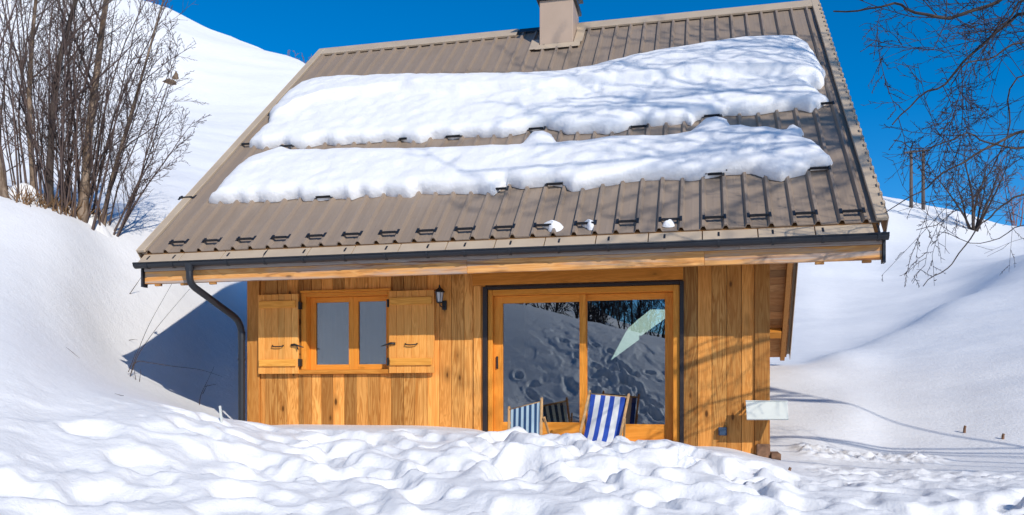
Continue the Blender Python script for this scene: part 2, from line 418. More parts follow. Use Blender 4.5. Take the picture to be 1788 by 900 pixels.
# gradient noise
PERM = nrs.permutation(512); ANG = nrs.rand(512) * 2 * np.pi
def perlin(x, y, seed=0):
    xi = np.floor(x).astype(int); yi = np.floor(y).astype(int); xf = x - xi; yf = y - yi
    def g(ix, iy, dx, dy):
        a = ANG[PERM[(PERM[(ix + seed * 57) % 512] + iy) % 512]]
        return np.cos(a) * dx + np.sin(a) * dy
    u = xf ** 3 * (xf * (xf * 6 - 15) + 10); v = yf ** 3 * (yf * (yf * 6 - 15) + 10)
    a = g(xi, yi, xf, yf); b = g(xi + 1, yi, xf - 1, yf); c = g(xi, yi + 1, xf, yf - 1); d = g(xi + 1, yi + 1, xf - 1, yf - 1)
    return (a * (1 - u) + b * u) * (1 - v) + (c * (1 - u) + d * u) * v
def fbm(x, y, oct=4, seed=0, rough=.5):
    s = 0; a = 1; f = 1
    for o in range(oct):
        s = s + a * perlin(x * f + o * 13.7, y * f - o * 7.1, seed + o); a *= rough; f *= 2.03
    return s
def sst(a, b, x):
    t = np.clip((x - a) / (b - a), 0, 1); return t * t * (3 - 2 * t)

# footprints: (x, y, heading, length, width, depth)
PRINTS = []
def trail(x, y, ang, n, step=.66, wob=.25, deep=.075):
    side = 1
    for i in range(n):
        ang += rng.uniform(-wob, wob) * .5
        x += math.cos(ang) * step; y += math.sin(ang) * step
        px = x - math.sin(ang) * .16 * side; py = y + math.cos(ang) * .16 * side; side = -side
        PRINTS.append((px, py, ang + rng.uniform(-.3, .3), rng.uniform(.19, .30), rng.uniform(.12, .2), deep * rng.uniform(.6, 1.3)))
for (x, y, a, n) in [(-6.5, 8.3, .05, 12), (-5.5, 7.1, .15, 10), (-6.0, 6.2, .1, 11), (2.5, 8.6, 2.9, 9), (-1.2, 5.2, 1.2, 7), (.3, 5.0, 1.45, 6),
                     (-3.2, 5.0, 1.0, 7), (1.6, 6.6, 2.8, 8), (-4.8, 5.4, .7, 8), (-.2, 8.9, 3.3, 8), (2.8, 7.3, 3.0, 8), (-2.6, 8.9, .1, 7), (1.5, 5.2, 1.2, 6), (-6.4, 9.1, .0, 6),
                     (-1.9, 7.5, .3, 8), (3.2, 9.4, 2.9, 6)]:
    trail(x, y, a, n)
for i in range(48):
    PRINTS.append((rng.uniform(-5.2, 3.2), rng.uniform(4.8, 8.9), rng.uniform(0, 6.28), rng.uniform(.22, .42), rng.uniform(.16, .30), rng.uniform(.05, .12)))
for (x, y, a, n) in [(-1, 1.5, -1.9, 14), (0, 1, -1.5, 13), (-2, 1.5, -2.1, 12), (1, 0, -1.8, 12), (-3, -1, -1.6, 12), (2, 2, -2.0, 14), (-4, -6, -.4, 9), (-.5, -3, -2.2, 10), (-5, -3, .3, 9), (0, -2, -1.3, 14), (1.5, -3, -1.7, 10)]:
    trail(x, y, a, n, .62, .35, .22)
for i in range(85):
    PRINTS.append((rng.uniform(-4.5, 3), rng.uniform(-6, 4.5), rng.uniform(0, 6.28), rng.uniform(.2, .36), rng.uniform(.15, .28), rng.uniform(.06, .17)))

def ground_z(x, y, detail=True):
    x = np.asarray(x, float); y = np.asarray(y, float)
    z = base_z(x, y)
    r = np.sqrt(x * x + y * y)
    # broad undulation of the open slopes
    z = z + fbm(x * .05, y * .05, 3, 3) * .9 * sst(22, 60, r) + fbm(x * .16, y * .16, 3, 5) * .10 * sst(11, 18, r)
    front = sst(-7.2, -4.6, x) * (1 - sst(2.6, 5.0, x)) * sst(-12, -9, y) * (1 - sst(9.6, 10.3, y))
    front = front * (1 - .8 * (sst(10.1, 9.2, y) * 0 + sst(9.2, 9.9, y)))
    front = front * (1 - .75 * sst(-2.6, -3.6, x) * sst(8.0, 8.9, y))
    lumps = fbm(x * .8 + .3 * y, y * .7, 3, 8, .45) * .13
    wx = x + .25 * perlin(x * 1.1, y * 1.1, 21) + .09 * perlin(x * 3.1, y * 3.1, 25); wy = y + .25 * perlin(x * 1.1 + 9, y * 1.1, 23) + .09 * perlin(x * 3.1 + 5, y * 3.1, 27)
    ua = .80 * wx - .60 * wy; va = .60 * wx + .80 * wy
    bil = np.abs(perlin(ua * .9 + 4, va * 1.5, 35)) * 1.6                            # sharp creases
    n1 = perlin(wx * 1.25 + 2, wy * 1.1, 31) + .25 * perlin(wx * 3.7, wy * 3.7, 33); n2 = perlin(wx * 2.7 + 7, wy * 2.5, 37) + .3 * perlin(wx * 8, wy * 8, 39)
    pits = sst(.02, .24, n1) * .062 + sst(.10, .36, n2) * .028
    z = z + .82 * front * (lumps * .42 - pits + .03 + (bil - .3) * .035 + fbm(wx * 6, wy * 6, 3, 12, .6) * .010)
    # windblown ribs low on the left
    lw = sst(-11.5, -8.5, x) * (1 - sst(-7, -4.5, x)) * sst(3, 5, y) * (1 - sst(8.4, 9.9, r))
    z = z + lw * (1 - front) * (fbm(x * .6 + y * .5, y * 1.5 - x * .25, 3, 41) * .03 - .035 * sst(.0, .26, perlin(wx * .55 + wy * .5, wy * 1.5 - wx * .3, 43)))
    # faint wind ripples on the left hill and the right slope
    z = z + sst(20, 30, r) * fbm(x * .12 + y * .1, y * .55 - x * .3, 3, 51) * np.where(x < -2, .16, .05)
    z = z + sst(4, 6, x) * sst(9, 11, y) * (1 - sst(24, 30, y)) * fbm(x * .3, y * .5, 3, 61) * .06
    # broken crust thrown up beside the right corner
    u = (x - 1.25) / (3.2 - 1.25)
    cy = 11.9 + u * .35 + .35 * perlin(x * 1.7, y * 0, 73)
    cr = sst(-.05, .12, u) * (1 - sst(.8, 1.15, u)) * np.exp(-((y - cy) / .42) ** 2)
    z = z + cr * (.04 + .17 * np.abs(fbm(x * 2.6, y * 2.6, 4, 71, .6)))
    cr2 = sst(1.0, 1.5, x) * (1 - sst(3.2, 4.2, x)) * np.exp(-((y - 10.2) / .7) ** 2)
    z = z + cr2 * fbm(x * 2.6, y * 3.6, 4, 77) * .12
    # small heap in front of the left chair
    hx, hy = up(907, 745, 9.45).x, 9.45
    z = z + .14 * np.exp(-(((x - hx) / .13) ** 2 + ((y - hy) / .14) ** 2))
    # trench along the far line on the right slope
    # house footprint
    inside = sst(-6.36, -6.1, x) * (1 - sst(.5, .78, x)) * sst(11.05, 11.25, y) * (1 - sst(19.6, 19.9, y))
    z = z * (1 - inside) + np.minimum(z, -1.0) * inside
    if detail:
        for (px, py, a, L, W, D) in PRINTS:
            m = (np.abs(x - px) < .95) & (np.abs(y - py) < .95)
            if not m.any(): continue
            dx = x[m] - px; dy = y[m] - py
            p = dx * math.cos(a) + dy * math.sin(a); q = -dx * math.sin(a) + dy * math.cos(a)
            e = np.sqrt((p / L) ** 2 + (q / W) ** 2) * (1 + .3 * perlin(x[m] * 5 + px * 3, y[m] * 5, 81))
            hole = 1 - sst(.68, 1.15, e); rim = np.exp(-((e - 1.45) / .38) ** 2)
            fade = 1 - sst(9.2, 9.75, np.array(py)) * 1.0
            z[m] += (-D * hole + .2 * D * rim) * fade
    return z

def gz(x, y): return float(ground_z(np.array([x]), np.array([y]), False)[0])

def hit(px, py, r0=8., r1=140.):
    """where the line through a photo point meets the snow"""
    t = th(px); k = (HY - py) / F * math.cos(t + YAW)
    r = np.arange(r0, r1, .05); x = r * math.sin(t); y = r * math.cos(t)
    d = ground_z(x, y, False) - k * r
    i = np.argmax(d >= 0) if (d >= 0).any() else int(np.argmax(d))
    return Vector((x[i], y[i], float(ground_z(x[i:i + 1], y[i:i + 1], False)[0])))

def axis(parts):
    o = []
    for a, b, st in parts: o.append(np.arange(a, b - 1e-6, st))
    o.append(np.array([parts[-1][1]])); return np.concatenate(o)
gx = axis([(-420, -140, 14), (-140, -60, 2.5), (-60, -26, .8), (-26, -12, .25), (-12, -7.2, .09), (-7.2, 4.4, .032), (4.4, 8, .09), (8, 20, .25), (20, 60, .8), (60, 140, 2.5), (140, 420, 14)])
gy = axis([(-420, -140, 14), (-140, -40, 3), (-40, -14, .6), (-14, 3.6, .075), (3.6, 6, .045), (6, 12.6, .030), (12.6, 22, .13), (22, 60, .55), (60, 140, 1.6), (140, 420, 14)])
GX, GY = np.meshgrid(gx, gy)
GZ = ground_z(GX.ravel(), GY.ravel())
nx, ny = len(gx), len(gy)
vv = np.stack([GX.ravel(), GY.ravel(), GZ], 1)
ii = np.arange(ny - 1)[:, None] * nx + np.arange(nx - 1)[None, :]
ff = np.stack([ii, ii + 1, ii + 1 + nx, ii + nx], -1).reshape(-1, 4)
me = bpy.data.meshes.new('snow_ground')
me.vertices.add(len(vv)); me.vertices.foreach_set('co', vv.ravel())
me.loops.add(ff.size); me.loops.foreach_set('vertex_index', ff.ravel().astype(np.int32))
me.polygons.add(len(ff)); me.polygons.foreach_set('loop_start', np.arange(0, ff.size, 4, dtype=np.int32))
me.polygons.foreach_set('use_smooth', np.ones(len(ff), bool))
me.update(calc_edges=True); me.validate(); me.materials.append(M['snow'])
g = bpy.data.objects.new('snow_ground', me); COL.objects.link(g)
tag(g, 'deep snow with old footprints in front of the chalet', 'snow ground', kind='structure')

# ------------------------------------------------------------------ chalet
XL, XR, YF = -6.461, .868, 11.0
RX0, RX1 = -7.512, 2.026
EY, EZ, RY, RZ = 10.0, 1.95, 15.6, 6.98
SL = (RZ - EZ) / (RY - EY); SC = math.sqrt(1 + SL * SL); SLEN = (RY - EY) * SC
BY, BZ = 20.5, .95
SLB = (RZ - BZ) / (BY - RY); SCB = math.sqrt(1 + SLB * SLB); BLEN = (BY - RY) * SCB
def RF(x, s, h): return Vector((x, EY + s / SC - h * SL / SC, EZ + s * SL / SC + h / SC))       # front slope: s up from the eave
def RB(x, s, h): return Vector((x, RY + s / SCB + h * SLB / SCB, RZ - s * SLB / SCB + h / SCB))  # back slope: s down from the ridge
def roof_px(px, py):
    """photo point -> (x, s) on the front slope"""
    t = th(px); k = (HY - py) / F * math.cos(t + YAW) / math.cos(t)      # z = k*y
    y = (EZ - SL * EY) / (k - SL)
    return (y * math.tan(t), (y - EY) * SC)

house = empty('chalet', ((XL + XR) / 2, YF, -.9), 'timber chalet with snow patched taupe metal roof and large glass sliding door', 'chalet')

DX0, DX1, DZ1, DZ0 = -2.871, -.222, 1.445, -.95      # door opening
WX0, WX1, WZ0, WZ1 = -5.576, -4.236, .297, 1.468      # window opening
TOPZ = 2.62
# wall core with the two openings, plus gable walls
w = MB()
for (a, b, c, d) in [(XL + .03, WX0, -1.3, TOPZ), (WX0, WX1, -1.3, WZ0), (WX0, WX1, WZ1, TOPZ), (WX1, DX0, -1.3, TOPZ), (DX0, DX1, DZ1, TOPZ), (DX1, XR - .03, -1.3, TOPZ)]:
    w.box(a, b, YF + .027, YF + .24, c, d, .5)
w.build('wall', M['block'], house)
for X0, X1 in ((XL + .03, XL + .25), (XR - .25, XR - .03)):
    g_ = MB()
    prof = [(YF + .242, -1.3), (19.85, -1.3), (19.85, 1.4), (RY, RZ - .42), (YF + .242, 2.5)]
    n_ = len(prof)
    g_.face_block([(X0, y, z) for y, z in prof] + [(X1, y, z) for y, z in prof],
                  [tuple(range(n_ - 1, -1, -1)), tuple(n_ + i for i in range(n_))] + [(i, (i + 1) % n_, n_ + (i + 1) % n_, n_ + i) for i in range(n_)], .4)
    g_.build('gable_wall', M['gable'], house)
    b_ = MB(); yb = YF + .03
    while yb < 19.8:
        ye = min(yb + .19, 19.84); xf = (X0 - .022, X0 - .002) if X0 < -3 else (X1 + .002, X1 + .022)
        zt = lambda y: min(RZ - .42 - SL * abs(RY - y) if y < RY else RZ - .46 - SLB * (y - RY), 6.5) - .02
        z0_, z1_ = min(zt(yb), zt(yb + .19)), 0
        b_.box(xf[0], xf[1], yb + .002, ye - .002, -1.29, max(1.0, z0_)); yb += .19
    b_.build('cladding', M['gable'], house)
g_ = MB(); g_.box(XL + .25, XR - .25, 19.6, 19.85, -1.3, 1.3, .4); g_.build('rear_wall', M['larch'], house)
# board cladding
edges = [454.5, 463, 484, 501, 521, 544, 561, 581, 601, 622, 642, 663, 683, 704, 724, 746, 767, 788, 810, 826, 847]
xs = [up(e, 600, YF).x for e in edges]; xs[-1] = DX0
xr = [up(e, 600, YF).x for e in (1192.5, 1218, 1243, 1269, 1295, 1317.5)]; xr[0] = DX1
cl = MB()
def board(a, b):
    a += .0025; b -= .0025; dy = rng.uniform(0, .007)
    segs = [(-1.3, TOPZ)]
    if b > WX0 and a < WX1: segs = [(-1.3, WZ0 - .002), (WZ1 + .002, TOPZ)]
    for z0, z1 in segs:
        cl.box(a, b, YF + dy, YF + .026, z0, z1)
        a_, b_ = a, b
def clip_board(a, b):
    cuts = [a] + [c for c in (WX0, WX1) if a + .02 < c < b - .02] + [b]
    if len(cuts) == 2: board(a, b)
    else:
        # a board that meets the window edge is notched: full piece beside, pieces above and below
        for i in range(len(cuts) - 1): board(cuts[i] - (.0025 if i else 0), cuts[i + 1] + (.0025 if i < len(cuts) - 2 else 0))
for a, b in zip(xs, xs[1:]): clip_board(a, b)
cl.build('cladding', M['larch'], house, bevel=.003); cl = MB()
for a, b in zip(xr, xr[1:]): clip_board(a, b)
cl.build('cladding', M['larch'], house, bevel=.003)
for (a, b, z1, r) in ((XL, up(454.5, 600, YF).x, TOPZ, .31), (up(1317.5, 600, YF).x, XR, TOPZ, .83)):
    c_ = MB(); c_.box(a, b - .003, YF - .030, YF + .026, -1.3, z1, r); c_.build('corner_board', M['larch'], house, bevel=.004)
c_ = MB(); c_.box(xs[-2] - .003, DX1 + .01, YF - .024, YF - .002, DZ1 + .055, 1.70, .62); c_.build('lintel_board', M['larch_h'], house, bevel=.004)
c_ = MB(); c_.box(DX0 - .16, DX0 - .055, YF - .022, YF - .002, -1.2, DZ1 + .052, .12); c_.build('jamb_board', M['larch'], house, bevel=.004)
# timber stub at the foot of the right corner
c_ = MB(); c_.box(.70, XR - .002, YF - .08, YF - .032, -1.2, -.62, .3); c_.box(XR + .004, XR + .125, YF - .12, YF + .3, -1.1, -.735, .6); c_.build('sill_timber', M['block'], house, bevel=.01)

# ---- sliding door
door = empty('sliding_door', (DX0, YF, -.7), parent=house)
t_ = MB()
t_.box(DX0 - .028, DX0 + .035, YF - .030, YF + .06, -1.0, DZ1 + .032, .1); t_.box(DX1 - .035, DX1 + .018, YF - .030, YF + .06, -1.0, DZ1 + .032, .1)
t_.box(DX0 + .037, DX1 - .037, YF - .030, YF + .06, DZ1 - .005, DZ1 + .032, .1)
t_.build('trim', M['trim'], door, bevel=.003)
fr = MB()
fr.box(DX0 + .037, DX0 + .10, YF + .012, YF + .24, -1.0, DZ1 - .008, .2); fr.build('jamb', M['joinery'], door, bevel=.004)
fr = MB(); fr.box(DX1 - .12, DX1 - .037, YF + .012, YF + .24, -1.0, DZ1 - .008, .7)
fr.build('jamb', M['joinery'], door, bevel=.004)
fr = MB(); fr.box(DX0 + .102, DX1 - .122, YF + .012, YF + .24, DZ1 - .085, DZ1 - .008, .3); fr.build('head_rail', M['joinery_h'], door, bevel=.004)
fr = MB(); fr.box(DX0 + .102, DX1 - .122, YF + .05, YF + .24, -1.0, -.66, .5); fr.build('threshold', M['joinery_h'], door, bevel=.004)
GY0 = YF + .13
xm = up(1017, 600, YF + .09).x
def sash(x0, x1, y0, z0, z1, sl, sr, st, sb, par, nm='sash', hmat='joinery_h'):
    e = empty(nm, (x0, y0, z0), parent=par) if False else None
    a = MB(); a.box(x0, x0 + sl, y0, y0 + .055, z0, z1, .25); a.box(x1 - sr, x1, y0, y0 + .055, z0, z1, .45)
    a.box(x0 + sl + .001, x1 - sr - .001, y0, y0 + .055, z1 - st, z1, .6, 1); a.box(x0 + sl + .001, x1 - sr - .001, y0, y0 + .055, z0, z0 + sb, .8, 1)
    a.box(x0 + sl - .012, x0 + sl - .001, y0 - .006, y0 - .001, z0 + sb, z1 - st, .9); a.box(x1 - sr + .001, x1 - sr + .012, y0 - .006, y0 - .001, z0 + sb, z1 - st, .9)
    return a.build(nm, [M['joinery'], M[hmat]], par, bevel=.003)
sash(DX0 + .104, xm + .045, YF + .085, -.655, DZ1 - .088, .125, .085, .10, .285, door)
sash(xm - .035, DX1 - .124, YF + .150, -.655, DZ1 - .088, .09, .105, .085, .265, door)
def pane(x0, x1, y, z0, z1, mat, par):
    a = MB(); a.box(x0, x1, y, y + .006, z0, z1, .5); return a.build('pane', mat, par)
pane(DX0 + .225, xm - .035, YF + .11, -.38, 1.262, M['glass'], door)
pane(xm + .05, DX1 - .225, YF + .175, -.40, 1.276, M['glass'], door)
h_ = MB(); h_.box(DX0 + .14, DX0 + .165, YF + .060, YF + .083, .36, .53, .2); h_.build('handle', M['iron'], door, bevel=.004)

# ---- window
win = empty('window', ((WX0 + WX1) / 2, YF, WZ0), parent=house)
fr = MB()
fr.box(WX0 - .03, WX0 + .045, YF - .012, YF + .21, WZ0 + .065, WZ1 - .002, .2); fr.box(WX1 - .045, WX1 + .01, YF - .012, YF + .21, WZ0 + .065, WZ1 - .002, .4)
fr.box(WX0 + .046, WX1 - .046, YF - .012, YF + .21, WZ1 - .055, WZ1 - .002, .55, 1); fr.box(WX0 - .03, WX1 + .01, YF - .045, YF - .014, WZ1 + .0, WZ1 + .03, .5, 1)
fr.build('frame', [M['joinery'], M['joinery_h']], win, bevel=.003)
s_ = MB(); s_.box(WX0 - .05, WX1 + .03, YF - .06, YF + .21, WZ0, WZ0 + .063, .45); s_.build('sill', M['larch_h'], win, bevel=.006)
ym = YF + .12
xa, xb = WX0 + .047, WX1 - .047; xc = up(617, 580, ym).x
zz0, zz1 = WZ0 + .068, WZ1 - .058
sash(xa, xc + .005, ym, zz0, zz1, .085, .075, .07, .075, win)
sash(xc + .007, xb, ym, zz0, zz1, .07, .075, .07, .075, win)
pane(xa + .08, xc - .065, ym + .025, zz0 + .07, zz1 - .065, M['window_glass'], win)
pane(xc + .072, xb - .07, ym + .025, zz0 + .07, zz1 - .065, M['window_glass'], win)
c_ = MB()
for i in range(40):
    xx0 = WX0 + .02 + i * .0325; dy0 = .03 * math.sin(i * 1.1); dy1 = .03 * math.sin((i + 1) * 1.1)
    c_.face_block([(xx0, YF + .34 + dy0, WZ0), (xx0 + .0325, YF + .34 + dy1, WZ0), (xx0 + .0325, YF + .34 + dy1, WZ1 + .05), (xx0, YF + .34 + dy0, WZ1 + .05)], [(0, 1, 2, 3)], .5)
c_.build('curtain', M['curtain'], win, smooth=True)

# ---- shutters
def shutter(x0, x1, hinge_side):
    z0, z1 = .305, 1.452; y0, y1 = YF - .085, YF - .05
    a = MB(); n = 6; ws = (x1 - x0) / n
    for i in range(n): a.box(x0 + i * ws + .0012, x0 + (i + 1) * ws - .0012, y0 + (.002 if i % 2 else 0), y1, z0, z1)
    s = a.build('shutter', M['shutter'], house, bevel=.003)
    for (za, zb) in ((z1 - .20, z1 - .095), (z0 + .105, z0 + .205)):
        b = MB(); b.box(x0 + .02, x1 - .03, y0 - .026, y0 - .001, za, zb); b.build('batten', M['shutter_h'], s, bevel=.006)
    h = MB(); xc_ = (x0 + x1) / 2 + .0; zc = .70
    h.tube([(xc_ - .085, y0 - .004, zc + .012), (xc_ - .08, y0 - .03, zc), (xc_ - .03, y0 - .036, zc - .006), (xc_ + .03, y0 - .036, zc - .006), (xc_ + .08, y0 - .03, zc), (xc_ + .085, y0 - .004, zc + .012)], [.012, .008, .009, .009, .008, .012], 6)
    h.build('handle', M['iron'], s, smooth=True)
    l = MB(); xe = x1 if hinge_side > 0 else x0; sg = 1 if hinge_side > 0 else -1
    l.tube([(xe - sg * .10, y0 - .012, zc + .015), (xe - sg * .04, y0 - .03, zc + .02), (xe + sg * .03, y0 - .035, zc), (xe + sg * .10, y0 - .03, zc - .02)], [.018, .017, .011, .007], 6)
    l.tube([(xe - sg * .01, y0 - .03, zc + .02), (xe + sg * .012, y0 - .03, zc - .05)], .008, 6)
    l.build('latch', M['iron'], s, smooth=True)
    for zc2 in (z0 + .16, z1 - .17):
        q = MB(); xq = xe + sg * .004; q.box(min(xq, xq + sg * .032), max(xq, xq + sg * .032), y0 + .004, y1 + .03, zc2 - .05, zc2 + .05); q.tube([(xq + sg * .012, y0 - .004, zc2 - .055), (xq + sg * .012, y0 - .004, zc2 + .055)], .011, 6)
        q.build('hinge', M['iron'], s)
    return s
shutter(-6.249, -5.618, 1)
shutter(-4.236, -3.575, -1)

# ---- room inside
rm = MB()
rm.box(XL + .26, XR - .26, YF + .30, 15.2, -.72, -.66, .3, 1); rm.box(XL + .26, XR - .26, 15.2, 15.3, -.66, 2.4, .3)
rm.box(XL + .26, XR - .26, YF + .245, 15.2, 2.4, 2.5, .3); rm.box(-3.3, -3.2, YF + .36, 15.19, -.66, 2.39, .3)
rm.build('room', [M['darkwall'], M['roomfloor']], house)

# ---- roof
roof = empty('roof', (-2.7, RY, RZ), parent=house)
pitch = .2555; nr = 37
x_first = RX0 + .14
def front_panel():
    a = MB(); xs_ = [(RX0 + .03, 0.)]
    for i in range(nr):
        c0 = x_first + i * pitch
        xs_ += [(c0 - .036, 0.), (c0 - .015, .046), (c0 + .015, .046), (c0 + .036, 0.)]
        m = c0 + pitch / 2
        if i < nr - 1: xs_ += [(m - .02, 0.), (m, .0015), (m + .02, 0.)]
    xs_ += [(RX1 - .03, 0.)]
    nS = 26; vs = []; fs = []
    for j in range(nS + 1):
        s = SLEN * j / nS - .0
        for (x, h) in xs_:
            vs.append(RF(x, s, h + .004 * math.sin(x * 2.1 + j * .9) + .003 * math.sin(j * 2.3 + x * 5)))
    n_ = len(xs_)
    for j in range(nS):
        for i in range(n_ - 1): fs.append((j * n_ + i, j * n_ + i + 1, (j + 1) * n_ + i + 1, (j + 1) * n_ + i))
    # folded lower edge
    b = len(vs)
    for (x, h) in xs_: vs.append(RF(x, .0, h - .014))
    for i in range(n_ - 1): fs.append((b + i, b + i + 1, i + 1, i))
    a.face_block(vs, fs, .5); return a
front_panel().build('metal_sheet', M['roof'], roof)
a = MB(); a.fbox(RB, RX0 + .03, RX1 - .03, 0.02, BLEN, -.02, .02, .5); a.build('metal_sheet', M['roof'], roof)
# boarded underside
a = MB()
a.fbox(RF, RX0 + .05, RX1 - .05, .0, SLEN - .06, -.15, -.02, .4)
a.build('boarding', M['soffit'], roof)
a = MB(); nb = 42
for i in range(nb):
    a.fbox(RB, RX0 + .05, RX1 - .05, .12 + (BLEN - .14) * i / nb + .004, .12 + (BLEN - .14) * (i + 1) / nb, -.12 - .004 * (i % 2), -.022)
a.build('boarding', M['soffit'], roof)
# rake beams and purlins under the overhangs
for X0 in (RX1 - .20, RX0 + .10):
    a = MB(); a.fbox(RB, X0, X0 + .10, .25, BLEN - .02, -.27, -.126, .3); a.build('rafter', M['larch_y'], roof, bevel=.006)
    a = MB(); a.fbox(RF, X0, X0 + .10, .16, SLEN - .3, -.29, -.152, .3); a.build('rafter', M['larch_y'], roof, bevel=.006)
for (s0, dz) in ((BLEN * .96 - .55, 0), (BLEN * .60, 0), (.5, 0)):
    for (X0, X1) in ((XR - .02, RX1 - .22), (RX0 + .22, XL + .02)):
        a = MB(); a.fbox(RB, X0, X1, s0, s0 + .18, -.30, -.128, .7); a.build('purlin', M['larch_h'], roof, bevel=.008)
# verge flashings
for (x0, x1) in ((RX0 - .02, RX0 + .10), (RX1 - .10, RX1 + .02)):
    a = MB(); a.fbox(RF, x0, x1, -.02, SLEN + .02, .02, .062, .5)
    xe0, xe1 = (x0 - .012, x0 - .001) if x0 < -3 else (x1 + .001, x1 + .012)
    a.fbox(RF, xe0, xe1, -.02, SLEN + .02, -.20, .064, .5)
    a.build('verge_flashing', M['flash'], roof, bevel=.006)
    a = MB(); a.fbox(RB, x0, x1, .02, BLEN, .022, .062, .5); a.fbox(RB, xe0, xe1, .0, BLEN, -.20, .064, .5); a.build('verge_flashing', M['flash'], roof)
# closing ticks along the right verge
c0_ = None
for i in range(34):
    s_v = .25 + i * (SLEN - .4) / 34
    if c0_ is None:
        a = MB(); a.fbox(lambda x, q, h: Vector((x, q / SC - h * SL / SC, q * SL / SC + h / SC)), .004, .032, 0, .07, .01, .085, .5); c0_ = a.build('verge_clip', M['flash'], roof, local=True); o = c0_
    else:
        o = c0_.copy(); COL.objects.link(o); o.parent = roof
    o.location = RF(RX1, s_v, 0) - parent_loc(roof)
# ridge cap with profile fillers
ch_x0 = up(941, 60, 14.5).x
a = MB()
for (x0, x1) in ((RX0 - .02, up(904, 50, 15.5).x), (up(1008, 40, 15.5).x, RX1 + .02)):
    a.fbox(RF, x0, x1, SLEN - .27, SLEN + .035, .042, .058, .5)
    a.fbox(RF, x0, x1, SLEN - .285, SLEN - .268, .02, .058, .5)
    a.fbox(RB, x0, x1, -.035, .27, .042, .058, .5)
a.build('ridge_cap', M['flash'], roof, bevel=.004)
a = MB(); a.fbox(RF, up(904, 50, 15.5).x + .02, up(1008, 40, 15.5).x - .02, SLEN - .15, SLEN + .02, .042, .054, .5); a.fbox(RB, up(904, 50, 15.5).x + .02, up(1008, 40, 15.5).x - .02, -.02, .2, .042, .054, .5)
a.build('ridge_shadow_sheet', M['cap_shadow_dark'], roof)  # dark sheet over the ridge gap, paints in the chimney's shadow
# eave apron in short lengths above the gutter
a = MB(); x = RX0 + .05; seg = 9.36 / 15
for i in range(15):
    a.fbox(RF, x + i * seg + .006, x + (i + 1) * seg - .006, -.19, -.006, -.045 - .002 * (i % 2), -.022, .5)
a.build('eave_apron', M['flash'], roof, bevel=.003)
# snow guards: one row at the eave, some poking out of the snow
def guard_mesh():
    a = MB()
    a.fbox(lambda x, s, h: Vector((x, s / SC - h * SL / SC, s * SL / SC + h / SC)), -.11, .11, .0, .010, .050, .082, .5)
    a.fbox(lambda x, s, h: Vector((x, s / SC - h * SL / SC, s * SL / SC + h / SC)), -.11, .11, .012, .045, .050, .056, .5)
    for sx in (-1, 1):
        a.fbox(lambda x, s, h: Vector((x, s / SC - h * SL / SC, s * SL / SC + h / SC)), sx * .122 - .016, sx * .122 + .016, -.01, .10, .040, .051, .5)
        a.fbox(lambda x, s, h: Vector((x, s / SC - h * SL / SC, s * SL / SC + h / SC)), sx * .09 - .008, sx * .09 + .008, -.012, -.001, .07, .086, .5)
    return a
g0 = None
def guard(x, s):
    global g0
    p = RF(x, s, 0)
    if g0 is None:
        g0 = guard_mesh().build('snow_guard', M['gutter'], roof, local=True); o = g0
    else:
        o = g0.copy(); COL.objects.link(o); o.parent = roof
    o.location = p - parent_loc(roof); return o
for i in range(18): guard(x_first + pitch * (2 * i + 1.0) + pitch / 2 - pitch * .5 * 0, .14)
for px, py in ((335, 352), (440, 258), (470, 206), (395, 354), (505, 262), (560, 352), (870, 338), (960, 330), (1255, 312), (1295, 305), (1420, 303), (940, 232), (1425, 190), (1245, 210), (1130, 228), (1050, 232), (700, 250), (800, 245)):
    x, s = roof_px(px, py); i = round((x - x_first) / pitch - .5); guard(x_first + pitch * (i + .5), s)

# chimney
chm = empty('chimney', (0, 0, 0), parent=house)
chm.location = Vector((-2.4, 14.6, 5.9)) - parent_loc(house)
bx0, s0 = roof_px(943, 84); 
cyf = EY + s0 / SC; cx0 = up(942, 50, cyf).x; cx1 = up(1000.5, 50, cyf).x; cyb = cyf + .72
a = MB(); a.box(cx0, cx1, cyf, cyb, 5.2, 7.30, .5); a.build('shaft', M['chimney'], chm, bevel=.008)
a = MB(); zb = (HY - 76) / F * (cyf * cY + 2.3 * sY)
a.box(cx0 - .012, cx1 + .012, cyf - .016, cyf - .001, zb - .45, zb, .5)
a.fbox(RF, cx0 - .05, cx1 + .14, s0 - .20, s0 + .02, .043, .050, .5); a.fbox(RF, cx1 + .012, cx1 + .17, s0 + .022, SLEN - .2, .043, .052, .5)
a.fbox(RF, cx0 - .17, cx0 - .01, s0 - .18, s0 + .3, .043, .052, .5)
a.build('flashing', M['flash'], chm, bevel=.003)
a = MB(); zc = (HY + 3) / F * (cyf * cY + 2.3 * sY)
a.box(cx0 - .05, cx1 + .05, cyf - .05, cyb + .05, zc, zc + .07, .5)
for sx in (cx0 + .03, cx1 - .03):
    for sy in (cyf + .03, cyb - .03): a.box(sx - .02, sx + .02, sy - .02, sy + .02, zc + .071, zc + .25, .5)
a.box(cx0 - .08, cx1 + .08, cyf - .08, cyb + .08, zc + .251, zc + .29, .5)
a.build('cap', M['cap_shadow_dark'], chm, bevel=.004)

